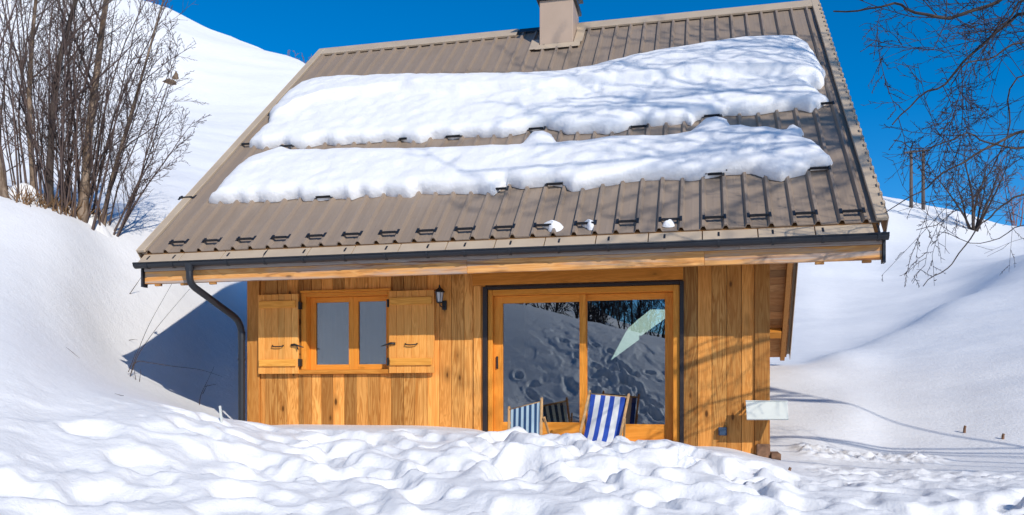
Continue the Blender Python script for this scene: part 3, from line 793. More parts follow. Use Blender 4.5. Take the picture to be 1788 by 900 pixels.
# fascia
fas = MB(); n_ = 3; L = RX1 - RX0 - .04
cuts_ = [RX0 + .03, -2.86, .05, RX1 - .02]
for i in range(3): fas.box(cuts_[i] + .001, cuts_[i + 1] - .001, 10.05, 10.10, 1.530, 1.700)
fobj = fas.build('fascia', M['fascia'], house, bevel=.005)
a = MB()
for i in range(3): a.box(cuts_[i] + .001 + .4 * (i > 0), cuts_[i + 1] - .001 + .4 * (i < 2), 10.035, 10.10, 1.702, 1.80)
a.build('top_board', M['fascia_top'], fobj, bevel=.004)
for px in (280, 325, 375, 1430, 1512):
    p = up(px, 470, 10.12); a = MB(); a.box(p.x - .05, p.x + .05, 10.06, 10.098, 1.500, 1.529); a.build('rafter_tail', M['larch_y'], fobj, bevel=.004)
a = MB(); a.box(RX0 - .005, RX0 + .022, 10.02, 10.13, 1.49, 1.84, .5); a.build('end_strip', M['gutter'], fobj); a = MB(); a.box(RX1 - .018, RX1 + .012, 10.02, 10.13, 1.49, 1.84, .5); a.build('end_strip', M['gutter'], fobj)

# gutter (half round channel with rolled lip)
gut = MB(); rG = .062; prof = []
yc, zc = 9.945, 1.79
for k_ in range(15):
    a_ = math.pi * (k_ / 14); prof.append((yc - rG * math.cos(a_), zc - rG * math.sin(a_)))
inner = [(yc - (rG - .008) * math.cos(math.pi * k_ / 14), zc - (rG - .008) * math.sin(math.pi * k_ / 14)) for k_ in range(14, -1, -1)]
ring = prof + inner; n_ = len(ring)
gx0, gx1 = RX0 - .03, RX1 + .02
vs = [(gx0, y, z) for y, z in ring] + [(gx1, y, z) for y, z in ring]
gut.face_block(vs, [(i, (i + 1) % n_, n_ + (i + 1) % n_, n_ + i) for i in range(n_)], .5)
gut.tube([(gx0 - .002, yc - rG, zc + .006), (gx1 + .002, yc - rG, zc + .006)], .011, 8)
for xx in (gx0 - .004, gx1 + .0):
    vs = [(xx, y, z) for y, z in prof] + [(xx + .004, y, z) for y, z in prof]; m_ = len(prof)
    gut.face_block(vs, [tuple(range(m_)), tuple(range(2 * m_ - 1, m_ - 1, -1))], .5)
gobj = gut.build('gutter', M['gutter'], house)
gobj.data.polygons.foreach_set('use_smooth', [len(p.vertices) == 4 for p in gobj.data.polygons])
b0 = None
for px in (255, 300, 395, 460, 528, 600, 672, 745, 810, 890, 975, 1062, 1160, 1255, 1350, 1438, 1535):
    x_ = up(px, 430, 9.9).x
    if b0 is None:
        a = MB(); pts = [(0, yc - (rG + .006) * math.cos(math.pi * k_ / 10) - yc, -(rG + .006) * math.sin(math.pi * k_ / 10)) for k_ in range(11)]
        for p_, q_ in zip(pts, pts[1:]): a.bar(p_, q_, .028, .005, .5)
        a.bar((0, -rG, .012), (0, -.01, .075), .024, .005, .5); a.bar((0, -.01, .075), (0, .1, .16), .024, .005, .5)
        b0 = a.build('bracket', M['gutter'], gobj, local=True); o = b0
    else:
        o = b0.copy(); COL.objects.link(o); o.parent = gobj
    o.location = Vector((x_, yc, zc)) - parent_loc(gobj)
# downspout
p0 = up(331, 470, yc); p1 = up(336, 500, yc + .02); p2 = up(412, 552, 10.86); p3 = up(423, 575, 10.88); 
dn = MB()
def rounded(pts, rad=.16, n=6):
    out = [Vector(pts[0])]
    for a_, b_, c_2 in zip(pts, pts[1:], pts[2:]):
        a_, b_, c_2 = Vector(a_), Vector(b_), Vector(c_2)
        u = (a_ - b_); v = (c_2 - b_); ra = min(rad, u.length * .45, v.length * .45); u.normalize(); v.normalize()
        for i in range(n + 1):
            t = i / n; out.append((b_ + u * ra) * (1 - t) ** 2 + b_ * 2 * t * (1 - t) + (b_ + v * ra) * t * t)
    out.append(Vector(pts[-1])); return out
xd = up(422, 600, 10.88).x
path = rounded([(p0.x, yc, 1.75), (p0.x, yc, 1.50), (xd, 10.88, 1.06), (xd, 10.88, -1.1)], .20)
dn.tube(path, .048, 14); dn.tube([(p0.x, yc, 1.775), (p0.x, yc, 1.67)], [.075, .052], 14)
dn.tube([(xd, 10.88, .80), (xd, 10.88, .92)], .053, 14); dn.tube([(xd, 10.88, .5), (xd, 10.88, .53)], .056, 14)
dn.build('downspout', M['gutter'], house, smooth=True).modifiers.new('e', 'EDGE_SPLIT').split_angle = R(40)

# ---- wall lantern
lp = up(765.5, 522, 10.84)
lan = empty('wall_lantern', (lp.x, 11.0, 1.2), 'small black lantern mounted on the boards beside the right shutter', 'wall lantern')
a = MB(); cx, cy_ = lp.x, 10.84
a.box(cx + .01, cx + .10, 10.972, 10.999, 1.06, 1.24, .5); a.tube([(cx + .05, 10.975, 1.12), (cx + .04, 10.93, 1.10), (cx, 10.87, 1.13), (cx, cy_, 1.21)], .014, 8); a.build('bracket', M['iron'], lan, bevel=.004)
a = MB(); a.lathe(cx, cy_, [(.105, 1.385), (.108, 1.40), (.075, 1.445), (.035, 1.475), (.018, 1.495), (.022, 1.51), (.004, 1.54)], 6); a.build('cap', M['iron'], lan)
a = MB(); a.lathe(cx, cy_, [(.050, 1.20), (.078, 1.384)], 6); a.build('glass', M['lantern_glass'], lan)
a = MB(); a.lathe(cx, cy_, [(.02, 1.17), (.056, 1.185), (.058, 1.20), (.045, 1.203)], 6)
for k_ in range(6):
    an = k_ * math.pi / 3; a.tube([(cx + .053 * math.cos(an), cy_ + .053 * math.sin(an), 1.195), (cx + .081 * math.cos(an), cy_ + .081 * math.sin(an), 1.388)], .007, 5)
a.build('cage', M['iron'], lan)
a = MB(); a.lathe(cx, cy_, [(.012, 1.21), (.022, 1.25), (.026, 1.30), (.012, 1.335)], 8); a.build('bulb', M['white_panel'], lan, smooth=True)

lan.scale = (.7, .7, .7); lan.location.z = 1.277
# ---- white tilted panel + outlet
pl_ = empty('wall_panel', (.75, 10.9, -.3), 'white rectangular panel tilted out from the right corner post', 'panel')
A, B = up(1302, 699, 10.765), up(1375, 700, 10.765); C_, D_ = up(1304, 733, 10.625), up(1377, 733, 10.625)
nrm = (B - A).cross(C_ - A).normalized()
if nrm.y > 0: nrm = -nrm
a = MB(); th_ = nrm * .014
a.hexa([C_ - th_, D_ - th_, B - th_, A - th_, C_, D_, B, A], .5); a.build('panel', M['white_panel'], pl_, bevel=.003)
a = MB(); e1 = (C_ - A).normalized()
def rim(p, q, w=.018): a.bar(p + nrm * .004, q + nrm * .004, w, .01, .5)
rim(C_ - e1 * .01, D_ - e1 * .01); rim(A + e1 * .01, B + e1 * .01); a.build('rim', M['white_panel'], pl_)
a = MB()
for xx in (A.x + .08, .83):
    a.bar((xx, 10.775, -.10), (xx, 10.975, -.09), .025, .02, .5); a.bar((xx, 10.655, -.29), (xx, 10.975, -.13), .02, .012, .5)
a.build('bracket', M['gutter'], pl_)
q = up(1262, 754, 10.95)
a = MB(); a.box(q.x - .055, q.x + .05, 10.935, 10.998, q.z - .05, q.z + .055, .5); a.box(q.x - .045, q.x + .04, 10.918, 10.934, q.z - .045, q.z + .02, .5)
o = a.build('socket_box', M['bluebox'], None, bevel=.006, origin=(q.x, 10.96, q.z)); tag(o, 'small dark blue socket box low on wall under white panel', 'socket box')

# ---- interior things seen through the door glass
tb = empty('dining_table', (-1.9, 13.0, -.66), 'wooden table standing inside behind the left door pane', 'table')
a = MB(); a.box(-2.75, -1.35, 12.5, 13.4, -.16, -.115, .3); a.build('table_top', M['joinery_h'], tb, bevel=.004)
for sx in (-2.68, -1.42):
    for sy in (12.58, 13.32):
        a = MB(); a.box(sx - .035, sx + .035, sy - .035, sy + .035, -.66, -.162, .3); a.build('leg', M['joinery'], tb)
sb = empty('sideboard', (-.6, 12.6, -.66), 'dark low sideboard inside behind the right door pane', 'sideboard')
a = MB(); a.box(-1.15, -.1, 12.4, 12.85, -.60, -.12, .3); a.build('cabinet', M['trim'], sb, bevel=.01)
for sx in (-1.1, -.15):
    a = MB(); a.box(sx - .03, sx + .03, 12.45, 12.8, -.66, -.602, .3); a.build('foot', M['trim'], sb)
for px, lab in ((1105, 'orange wooden box on the sideboard, nearer the striped blue chair'), (1142, 'orange wooden box on the sideboard, nearer the door edge')):
    p = up(px, 693, 12.5); a = MB(); a.box(p.x - .045, p.x + .045, 12.45, 12.55, -.119, .03, .5); a.box(p.x - .05, p.x + .05, 12.445, 12.555, .031, .045, .5)
    tag(a.build('small_box', M['orange'], None, bevel=.004, origin=(p.x, 12.5, -.119)), lab, 'box')
# pale bright patch of unknown source, made up as a glowing sheet
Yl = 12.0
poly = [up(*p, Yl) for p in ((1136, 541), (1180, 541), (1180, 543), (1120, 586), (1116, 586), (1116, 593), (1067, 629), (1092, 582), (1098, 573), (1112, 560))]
light_patch = MB(); n_ = len(poly)
light_patch.face_block([p + Vector((0, -.02, 0)) for p in poly] + [p + Vector((0, .02, 0)) for p in poly], [tuple(range(n_)), tuple(range(2 * n_ - 1, n_ - 1, -1))] + [(i, n_ + i, n_ + (i + 1) % n_, (i + 1) % n_) for i in range(n_)], .5)
lo = empty('painted_light_patch', (poly[0].x, Yl, poly[0].z), 'pale angular patch of light built as a glowing sheet behind the right door pane', 'light_patch')
light_patch.build('glow_sheet', M['light_patch'], lo)
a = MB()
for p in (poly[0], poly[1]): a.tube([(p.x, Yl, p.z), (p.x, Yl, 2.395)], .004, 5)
a.build('added_cord', M['iron'], lo)  # cords added to hold up the glowing sheet

# ---- deckchairs
def deckchair(label, TL, TR, BL, BR, mat, strutL, strutR, inset):
    e = empty('deckchair', ((BL + BR) / 2), label, 'deckchair')
    for (t, b) in ((TL, BL), (TR, BR)):
        a = MB(); a.bar(b, t, .030, .036); a.tube([t + (t - b).normalized() * .0, t + (t - b).normalized() * .012], [.017, .012], 8); a.build('rail', M['pale_wood'], e, bevel=.005)
    a = MB(); u = (TR - TL).normalized(); 
    dn_l = (BL - TL).normalized(); dn_r = (BR - TR).normalized()
    tl, tr = TL + dn_l * .045, TR + dn_r * .045
    a.tube([tl - u * .01, tr + u * .01], .013, 8); a.build('top_bar', M['pale_wood'], e, smooth=True)
    for (p, q) in (strutL, strutR):
        a = MB(); a.bar(p, q, .026, .032); a.build('leg', M['pale_wood'], e, bevel=.004)
    # canvas sling: down from the top bar, sagging to the seat and up to the front bar
    fwd = Vector(((BL + BR) / 2 - (TL + TR) / 2)); fwd.z = 0; fwd.normalize()
    prof = [(0, .0), (.03, -.10), (.075, -.22), (.13, -.35), (.20, -.49), (.28, -.60), (.38, -.68), (.50, -.70), (.60, -.68)]
    nu = 44; vs = []; cu = inset
    for i, (f, z) in enumerate(prof):
        for j in range(nu + 1):
            t = j / nu
            base = tl.lerp(tr, cu + (1 - 2 * cu) * t)
            sag = math.sin(t * math.pi) * .012 * min(i, 3)
            vs.append(base + fwd * (f + sag + .016) + Vector((0, 0, z)))
    a = MB(); n1 = nu + 1
    for i in range(len(prof) - 1):
        for j in range(nu):
            a.face_block([vs[i * n1 + j], vs[i * n1 + j + 1], vs[(i + 1) * n1 + j + 1], vs[(i + 1) * n1 + j]], [(0, 3, 2, 1)], (j + .5) / nu)
    o = a.build('canvas', mat, e); o.modifiers.new('s', 'SOLIDIFY').thickness = .003
    fl, fr_ = vs[-n1] - u * .04, vs[-1] + u * .04
    a = MB(); a.tube([fl, fr_], .013, 8); a.build('front_bar', M['pale_wood'], e, smooth=True)
    for (p, d) in ((fl, strutL[1]), (fr_, strutR[1])):
        a = MB(); a.bar(p, Vector((d.x, d.y, d.z)), .026, .032); a.build('seat_rail', M['pale_wood'], e, bevel=.004)
TL, TR = up(889, 711, 10.42), up(946, 696, 10.12)
BL, BR = up(888, 800, 10.12), up(944, 806, 9.82)
deckchair('deckchair with narrow navy and pale blue stripes near the left door jamb', TL, TR, BL, BR, M['canvas_pale'],
          (TL.lerp(BL, .35) + Vector((0, .03, 0)), up(905, 806, 10.72)), (up(950, 729, 9.98), up(968, 790, 10.42)), .06)
TL, TR = up(1030, 683, 10.42), up(1098, 689, 10.30)
BL, BR = up(1002, 806, 9.98), up(1074, 806, 9.86)
deckchair('deckchair with broad royal blue and white stripes in front of the door', TL, TR, BL, BR, M['canvas_blue'],
          (TL.lerp(BL, .35) + Vector((0, .03, 0)), up(1030, 800, 10.6)), (up(1091, 731, 10.12), up(1088, 800, 10.5)), .06)

# ------------------------------------------------------------------ snow on the roof
def snow_slab(name, label, outline, T, step=.045, tiers=None, seed=3):
    raw = [roof_px(*p) for p in outline]; pts = []; rj = random.Random(seed)
    for (ax, as_), (bx_, bs_) in zip(raw, raw[1:] + raw[:1]):
        n_ = max(1, int(math.hypot(bx_ - ax, bs_ - as_) / .13))
        low = bx_ > ax  # (upper edges run left to right)
        for i in range(n_):
            t = i / n_; jit = .008 if low else .028
            pts.append((ax + (bx_ - ax) * t + rj.gauss(0, jit), as_ + (bs_ - as_) * t + rj.gauss(0, jit)))
    Pn = np.array(pts); Q = np.roll(Pn, -1, 0)
    x0, s0 = Pn.min(0) - .2; x1, s1 = Pn.max(0) + .2
    X = np.arange(x0, x1, step); S = np.arange(s0, s1, step)
    XX, SS = np.meshgrid(X, S); px = XX.ravel(); ps = SS.ravel()
    best = np.full(px.shape, 1e9); bx = np.zeros_like(px); bs = np.zeros_like(ps); inside = np.zeros(px.shape, bool)
    wob_x = .0
    for (a, b) in zip(Pn, Q):
        d = b - a; L2 = (d ** 2).sum() + 1e-12
        t = np.clip(((px - a[0]) * d[0] + (ps - a[1]) * d[1]) / L2, 0, 1)
        qx = a[0] + t * d[0]; qs = a[1] + t * d[1]; dd = np.hypot(px - qx, ps - qs)
        m = dd < best; best[m] = dd[m]; bx[m] = qx[m]; bs[m] = qs[m]
        c = ((a[1] > ps) != (b[1] > ps)) & (px < (b[0] - a[0]) * (ps - a[1]) / (b[1] - a[1] + 1e-12) + a[0])
        inside ^= c
    d = np.where(inside, best, -best)
    nX, nS = len(X), len(S)
    ins = inside.reshape(nS, nX)
    keep = ins[:-1, :-1] | ins[1:, :-1] | ins[:-1, 1:] | ins[1:, 1:]
    out = ~inside
    near = out & (best < step * 1.6)
    px2 = np.where(near, bx, px); ps2 = np.where(near, bs, ps); dcl = np.where(inside, best, 0)
    # how near the lower edge: a fat rounded lip below, thinner melting edge above
    up_edge = np.where(bs > ps, 1., 0.)
    wid = np.where(bs > ps, .75, .26)
    wid = .15 + (.55 - .15) * sst(-.3, .3, (bs - ps))
    q = np.clip(dcl / wid, 0, 1)
    h = T * (1 - (1 - q) ** 2.6) ** (1 / 2.4)
    h *= 1 + .12 * fbm(px * .9, ps * 1.3, 4, seed) 
    h += dcl.clip(0, .2) / .2 * .012 * fbm(px * 5.2, ps * 6, 3, seed + 7)
    h += dcl.clip(0, .3) / .3 * (.028 * fbm(px * 2.2, ps * 2.6, 3, seed + 5))
    if tiers is not None:
        lx, ls, amt = tiers
        cut = np.interp(px, lx, ls) + .06 * perlin(px * 1.7, ps * 0, seed + 9)
        h += amt * sst(-.02, .14, ps - cut) * np.exp(-np.clip(ps - cut, 0, 9) / 1.1) * np.clip(dcl / .5, 0, 1)
    h = np.where(inside, np.maximum(h, .012), 0.)
    # the lip hangs a little downhill
    ps2 = ps2 - .22 * h * (1 - sst(.0, 1., dcl))
    vs = np.array([RF(x, s, hh + .028 * 0 + .006) for x, s, hh in zip(px2, ps2, h)])
    idx = np.arange(nS * nX).reshape(nS, nX)
    fs = np.stack([idx[:-1, :-1], idx[:-1, 1:], idx[1:, 1:], idx[1:, :-1]], -1)[keep]
    # drop cells that reach far outside
    ok = (d[fs] > -step * 1.6).all(1); fs = fs[ok]
    used = np.unique(fs); remap = np.full(nS * nX, -1); remap[used] = np.arange(len(used))
    c = RF(float(px.mean()), float(ps.mean()), 0)
    a = MB(); a.v = [tuple(v) for v in vs[used]]; a.f = [list(map(int, f)) for f in remap[fs]]; a.r = [0.] * len(a.f); a.mi = [0] * len(a.f)
    o = a.build(name, M['roof_snow'], None, smooth=True, origin=c)
    return tag(o, label, 'snow slab')
upper = [(435, 259), (452, 240), (468, 226), (477, 206), (488, 188), (505, 170), (528, 155), (556, 145), (600, 141), (680, 139), (760, 139), (850, 138), (930, 138), (985, 134), (1040, 123), (1100, 108), (1160, 96), (1230, 85), (1300, 76), (1350, 72), (1392, 73), (1412, 85), (1424, 104), (1434, 124), (1441, 134), (1443, 150), (1430, 157), (1412, 158), (1428, 168), (1446, 180), (1430, 188), (1418, 197), (1385, 194), (1350, 197), (1300, 203), (1250, 206), (1222, 213), (1210, 220), (1160, 221), (1102, 223), (1080, 233), (1030, 236), (990, 236), (972, 230), (950, 226), (925, 230), (900, 238), (878, 243), (845, 241), (807, 243), (760, 245), (735, 250), (704, 248), (660, 250), (611, 254), (570, 255), (527, 259), (495, 257), (460, 262)]
tx = [roof_px(p, q) for p, q in ((450, 235), (560, 195), (640, 185), (700, 176), (800, 181), (920, 177), (990, 170), (1120, 165), (1250, 150), (1440, 150))]
snow_slab('snow_slab', 'larger upper slab of melting snow lying across the roof', upper, .185, tiers=([a_[0] for a_ in tx], [a_[1] for a_ in tx], .13), seed=3)
lower = [(371, 355), (384, 338), (402, 318), (425, 295), (448, 281), (478, 271), (500, 265), (520, 271), (600, 269), (700, 269), (790, 267), (860, 264), (912, 263), (920, 250), (930, 241), (952, 238), (966, 244), (976, 258), (1020, 255), (1060, 249), (1110, 247), (1160, 247), (1205, 241), (1216, 229), (1228, 219), (1252, 215), (1272, 219), (1280, 231), (1296, 230), (1310, 233), (1340, 232), (1366, 238), (1376, 229), (1388, 228), (1406, 237), (1400, 249), (1420, 256), (1436, 268), (1451, 287), (1440, 297), (1420, 300), (1405, 308), (1385, 312), (1360, 319), (1335, 313), (1312, 305), (1280, 305), (1240, 311), (1200, 316), (1150, 318), (1100, 319), (1060, 326), (1040, 332), (1000, 335), (985, 330), (968, 325), (930, 330), (880, 330), (862, 342), (835, 341), (800, 339), (770, 343), (735, 342), (690, 346), (650, 345), (600, 349), (560, 352), (500, 351), (450, 356), (400, 354)]
snow_slab('snow_slab', 'lower slab of melting snow lying across the roof', lower, .20, seed=17)
def lump(px, py, r, hh, label, sx=1.4):
    x, s = roof_px(px, py); a = MB(); vs = []; fs = []; nr_, na = 7, 16
    sd = rng.random() * 50
    for i in range(nr_ + 1):
        q = i / nr_
        for j in range(na):
            an = 2 * math.pi * j / na; rr = r * q * (1 + .28 * math.sin(an * 2 + sd) + .16 * math.sin(an * 3 + sd * 2))
            h = hh * (1 - q ** 2.4) * (1 + .25 * math.sin(an * 2 + q * 4 + sd))
            vs.append(RF(x + rr * sx * math.cos(an), s + rr * math.sin(an), h + .03 * (1 - q ** 3) + .004))
    for i in range(nr_):
        for j in range(na): fs.append((i * na + j, i * na + (j + 1) % na, (i + 1) * na + (j + 1) % na, (i + 1) * na + j))
    a.face_block(vs, fs, 0.)
    tag(a.build('snow_lump', M['roof_snow'], None, smooth=True, origin=RF(x, s, 0)), label, 'snow lump', 'snow remnants held by the eave guards')
lump(966, 398, .10, .05, 'leftmost small snow remnant just above the gutter', 1.3)
lump(1030, 396, .085, .05, 'middle small snow remnant just above the gutter', 1.0)
lump(1168, 393, .06, .03, 'tiny flat snow remnant above the gutter, rightmost of three', 1.5)
lump(492, 267, .07, .05, 'small snow clod just above left end of lower slab', 1.3)

# ------------------------------------------------------------------ trees
def wander(p, d, L, r0, r1, n, bend, upw, rg):
    pts = [Vector(p)]; d = Vector(d).normalized(); st = L / n
    for i in range(n):
        d = (d + Vector((rg.gauss(0, bend), rg.gauss(0, bend), rg.gauss(0, bend) + upw))).normalized()
        pts.append(pts[-1] + d * st)
    rad = [r0 + (r1 - r0) * (i / n) ** .8 for i in range(n + 1)]
    return pts, rad

def along(pts, t):
    f = t * (len(pts) - 1); i = min(int(f), len(pts) - 2); return pts[i].lerp(pts[i + 1], f - i), (pts[i + 1] - pts[i]).normalized()

FILT = [None]
def twigs(mb, pts, rad, L, level, rg, dens, spread=.75, upw=.05, rmin=.004, lo=.18, ratio=.5):
    """child shoots along a branch, recursively"""
    n = max(1, int(dens * rg.uniform(.8, 1.2)))
    for i in range(n):
        t = lo + (1 - lo) * (i + rg.random()) / n; t = min(t, .995)
        p, d = along(pts, t)
        o = d.orthogonal().normalized(); o = Matrix.Rotation(rg.uniform(0, 6.283), 3, d) @ o
        dd = (d * (1 - spread * .55) + o * spread).normalized()
        cl_ = L * ratio * rg.uniform(.5, 1.15) * (1 - .55 * t)
        rr = max(rmin, rad[min(int(t * (len(rad) - 1)), len(rad) - 1)] * (.38 if level > 1 else .5))
        q, qr = wander(p, dd, cl_, rr, max(rmin * .6, rr * .35), 4 if level > 0 else 3, .13, upw, rg)
        if FILT[0] is not None and not all(FILT[0](v) for v in q): continue
        mb.tube(q, qr, 4 if level > 1 else 3, cap=False)
        if level > 0: twigs(mb, q, qr, cl_, level - 1, rg, dens * .62, spread, upw, rmin, .15, ratio)

def bare_tree(name, loc, H, r0, label, cat, group, stems, bark_m, twig_m, rg, lean=(0, 0), dens=9, level=2, spread=.75, upw=.06, rmin=.006, ratio=.45, fan=.25, lo=.18, sides=7):
    e = empty(name, loc, label, cat, group)
    tr = MB(); cr = MB()
    for k_ in range(stems):
        an = rg.uniform(0, 6.283); fa = fan * (rg.random() ** .5 if stems > 1 else .1)
        d = Vector((math.cos(an) * fa + lean[0], math.sin(an) * fa + lean[1], 1.))
        h = H * rg.uniform(.75, 1.05) if stems > 1 else H
        p = Vector((math.cos(an) * .25 * fa / max(fan, .01), math.sin(an) * .25 * fa / max(fan, .01), -.25)) if stems > 1 else Vector((0, 0, -.25))
        pts, rad = wander(p, d, h, r0 * rg.uniform(.7, 1.1), max(rmin, r0 * .12), 11, .045, .015, rg)
        rad[0] *= 1.25
        tr.tube(pts, rad, sides, cap=False)
        twigs(cr, pts, rad, h, level, rg, dens, spread, upw, rmin, lo, ratio)
    tr.build('trunk', bark_m, e, local=True, smooth=True); cr.build('crown', twig_m, e, local=True)
    return e
def dup(e, loc, rz, sc, label, group=None):
    r = e.copy(); COL.objects.link(r); r.location = loc; r.rotation_euler = (0, 0, rz); r.scale = (sc, sc, sc); r['label'] = label
    if group: r['group'] = group
    for ch in list(e.children):
        c = ch.copy(); COL.objects.link(c); c.parent = r
    return r

# left thicket: bigger trunks
def at(px, rho):
    if px < 240 and rho < 30: rho += float(np.interp(px, [0, 100, 200], [.15, .75, 2.25]))
    t = th(px); x, y = rho * math.sin(t), rho * math.cos(t); return Vector((x, y, gz(x, y)))
big = [(60, 17.6, .07, 8.0, (-.03, 0), 'tall bare tree with pale trunk, second from left in the thicket'),
       (85, 17.4, .095, 9.0, (-.02, 0), 'bare tree with dark grey-brown trunk in the middle of the thicket'),
       (140, 17.1, .105, 9.5, (.01, .0), 'bare tree with the thickest pale trunk standing right of the thicket centre'),
       (12, 17.3, .08, 8.0, (-.16, 0), 'bare tree leaning left at the left edge of the photo'),
       (176, 16.9, .05, 6.5, (.15, .05), 'bare tree leaning right at the right edge of the thicket')]
for i, (px, rho, r0, H, lean, lab) in enumerate(big):
    rg = random.Random(100 + i)
    bare_tree('bare_tree', at(px, rho), H, r0, lab, 'tree', 'bare trees in the left thicket', 1, M['bark_pale'] if i != 1 else M['bark_dark'], M['bark_twig'], rg, lean, 15, 2, .52, .06, .0045, .34, lo=.2, sides=9)
rg = random.Random(55)
stemspots = [(-15, 17.8), (-35, 18.4), (5, 18.3), (28, 17.7), (40, 18.2), (52, 17.5), (70, 18.0), (78, 17.3), (95, 17.8), (100, 17.2), (108, 17.5), (118, 17.3), (125, 17.9), (132, 17.2), (150, 17.4), (156, 16.9), (163, 17.3), (170, 16.8), (182, 16.9), (188, 16.75), (20, 17.2), (88, 18.4), (145, 18.0), (112, 18.6), (64, 17.3), (92, 17.0), (104, 17.9), (122, 17.05), (135, 17.6), (147, 17.0), (159, 17.7), (80, 17.9), (48, 18.0), (116, 17.0), (128, 18.2), (33, 17.4)]
for i, (px, rho) in enumerate(stemspots):
    ln = (px - 85) / 110.
    lean = (.23 * ln + rg.uniform(-.08, .08), rg.uniform(-.1, .12))
    side = 'right' if ln > .35 else ('left' if ln < -.35 else 'middle')
    bare_tree('bare_shrub', at(px, rho), rg.uniform(3.6, 6.4), rg.uniform(.020, .034), {'right': 'thin dark shrub stems fanning out to the right of the pale trunks', 'left': 'thin dark shrub stems left of the pale trunks', 'middle': 'thin dark shrub stems crowded among the pale trunks'}[side], 'shrub',
              'thin stemmed shrubs in the left thicket ' + side, rg.choice((1, 2, 2)), M['bark_twig'], M['bark_twig'], rg, lean, 13, 1 if rg.random() < .7 else 2, .52, .05, .0045, .36, .3, .15, 5)
# far fanning shoots right of the thicket
for i, (px, rho, ln) in enumerate(((186, 16.8, .32), (190, 16.8, .44))):
    bare_tree('bare_shrub', at(px, rho), 4.3 - i * .3, .028, 'thin dark shrub stems fanning out to the right of the pale trunks', 'shrub', 'thin stemmed shrubs in the left thicket right', 2, M['bark_twig'], M['bark_twig'], rg, (ln, .02), 15, 2, .52, .03, .0045, .40, .18, .15, 5)
# dry undergrowth at the foot
a = MB(); rg = random.Random(8)
for i in range(170):
    px = rg.uniform(25, 190); p = at(px, rg.uniform(16.9, 17.5))
    d = Vector((rg.gauss(0, .35), rg.gauss(0, .3), 1.)); L_ = rg.uniform(.12, .45)
    q, qr = wander(p - Vector((0, 0, .05)), d, L_, rg.uniform(.010, .022), .006, 3, .2, -.05, rg); a.tube(q, qr, 3, cap=False, r=rg.random())
o = a.build('undergrowth', M['bush_dry'], None); tag(o, 'dry brown undergrowth at the foot of the left thicket', 'undergrowth', kind='stuff')
# snow hummocks caught among the stems
for i, (px, rho, r_, h_, lab) in enumerate(((44, 17.55, .26, .30, 'narrow snow heap between leftmost stems of the thicket'), (165, 16.95, .30, .16, 'low snow heap at right foot of the thicket'))):
    p = at(px, rho); a = MB(); vs = []; fs = []; na = 14
    for k_ in range(8):
        q = k_ / 7
        for j in range(na):
            an = 6.283 * j / na; rr = r_ * (q ** .6) * (1 + .2 * math.sin(an * 2 + i) + .1 * math.sin(an * 5))
            xx, yy = p.x + rr * math.cos(an), p.y + rr * math.sin(an); vs.append((xx, yy, gz(xx, yy) - .05 + h_ * (1 - q ** 1.8) * (1 + .12 * math.sin(an * 3))))
    for k_ in range(7):
        for j in range(na): fs.append((k_ * na + j, k_ * na + (j + 1) % na, (k_ + 1) * na + (j + 1) % na, (k_ + 1) * na + j))
    a.face_block(vs, fs, 0.); tag(a.build('snow_heap', M['snow'], None, smooth=True, origin=p), lab, 'snow heap')

# skyline trees on the left hill
far0 = None
rg = random.Random(21)
def far_tree(name, loc, H, label, group, twig, stems=3, fan=.35, dens=9, rm=.014):
    return bare_tree(name, loc, H, H * .012, label, 'tree', group, stems, twig, twig, rg, (0, 0), dens, 2, .6, .05, rm, .42, fan, .15, 4)
proto = None
for i, (px, sc) in enumerate(((120, 1.), (150, .9), (178, 1.1), (205, .95), (232, 1.), (258, .8), (282, .75), (95, 1.1))):
    p = at(px, 82.5 + (i % 3)); lab = 'hazy bare tree among those on the skyline behind the left thicket'
    if proto is None: proto = far_tree('bare_tree', p, 4.6, lab, 'bare trees on the left skyline', M['twig_red'], 4, .4, 10, .016)
    else: dup(proto, p, i * 1.3, sc, lab)
p = at(521, 71.5); far_tree('bare_tree', p, 2.6, 'lone small bare bush on the skyline left of the roof', None, M['twig_red'], 5, .5, 10, .012)

# right slope: two poles, a many stemmed tree, a russet one behind
b1, b2 = hit(1591, 363, 40), hit(1612, 370, 40)
dist = (b1.length + b2.length) / 2
pd = math.hypot(b1.x, b1.y); b2 = Vector((pd * math.sin(th(1612)), pd * math.cos(th(1612)), gz(pd * math.sin(th(1612)), pd * math.cos(th(1612)))))
zt = (HY - 263) / F * pd * math.cos(th(1600) + YAW)
e = empty('utility_pole', (b1 + b2) / 2, 'pair of weathered wooden poles joined by a crossbar on the right skyline', 'utility pole')
for b_ in (b1, b2):
    a = MB(); a.tube([b_ - Vector((0, 0, .5)), Vector((b_.x, b_.y, zt))], [.19, .14], 8); a.build('pole', M['pole'], e, smooth=True)
a = MB(); d_ = (b2 - b1); d_.z = 0; d_.normalize()
a.bar(Vector((b1.x, b1.y - .2, zt - .15)) - d_ * .7, Vector((b2.x, b2.y - .2, zt - .15)) + d_ * .6, .14, .14); a.build('crossbar', M['pole'], e)
rg = random.Random(33)
p = hit(1700, 402, 40); Ht = (402 - 238) / F * math.hypot(p.x, p.y) * math.cos(th(1700) + YAW)
bare_tree('bare_tree', p, Ht, Ht * .016, 'many stemmed bare tree standing on the right snow slope', 'tree', None, 7, M['bark_dark'], M['twig_far'], rg, (0, 0), 15, 2, .6, .05, .018, .40, .62, .22, 6)
p = at(1772, 112); bare_tree('bare_tree', p, 9.5, .1, 'russet bare tree beyond the right skyline at the photo edge', 'tree', None, 4, M['twig_red'], M['twig_red'], rg, (.05, 0), 11, 2, .6, .04, .02, .42, .4, .2, 4)

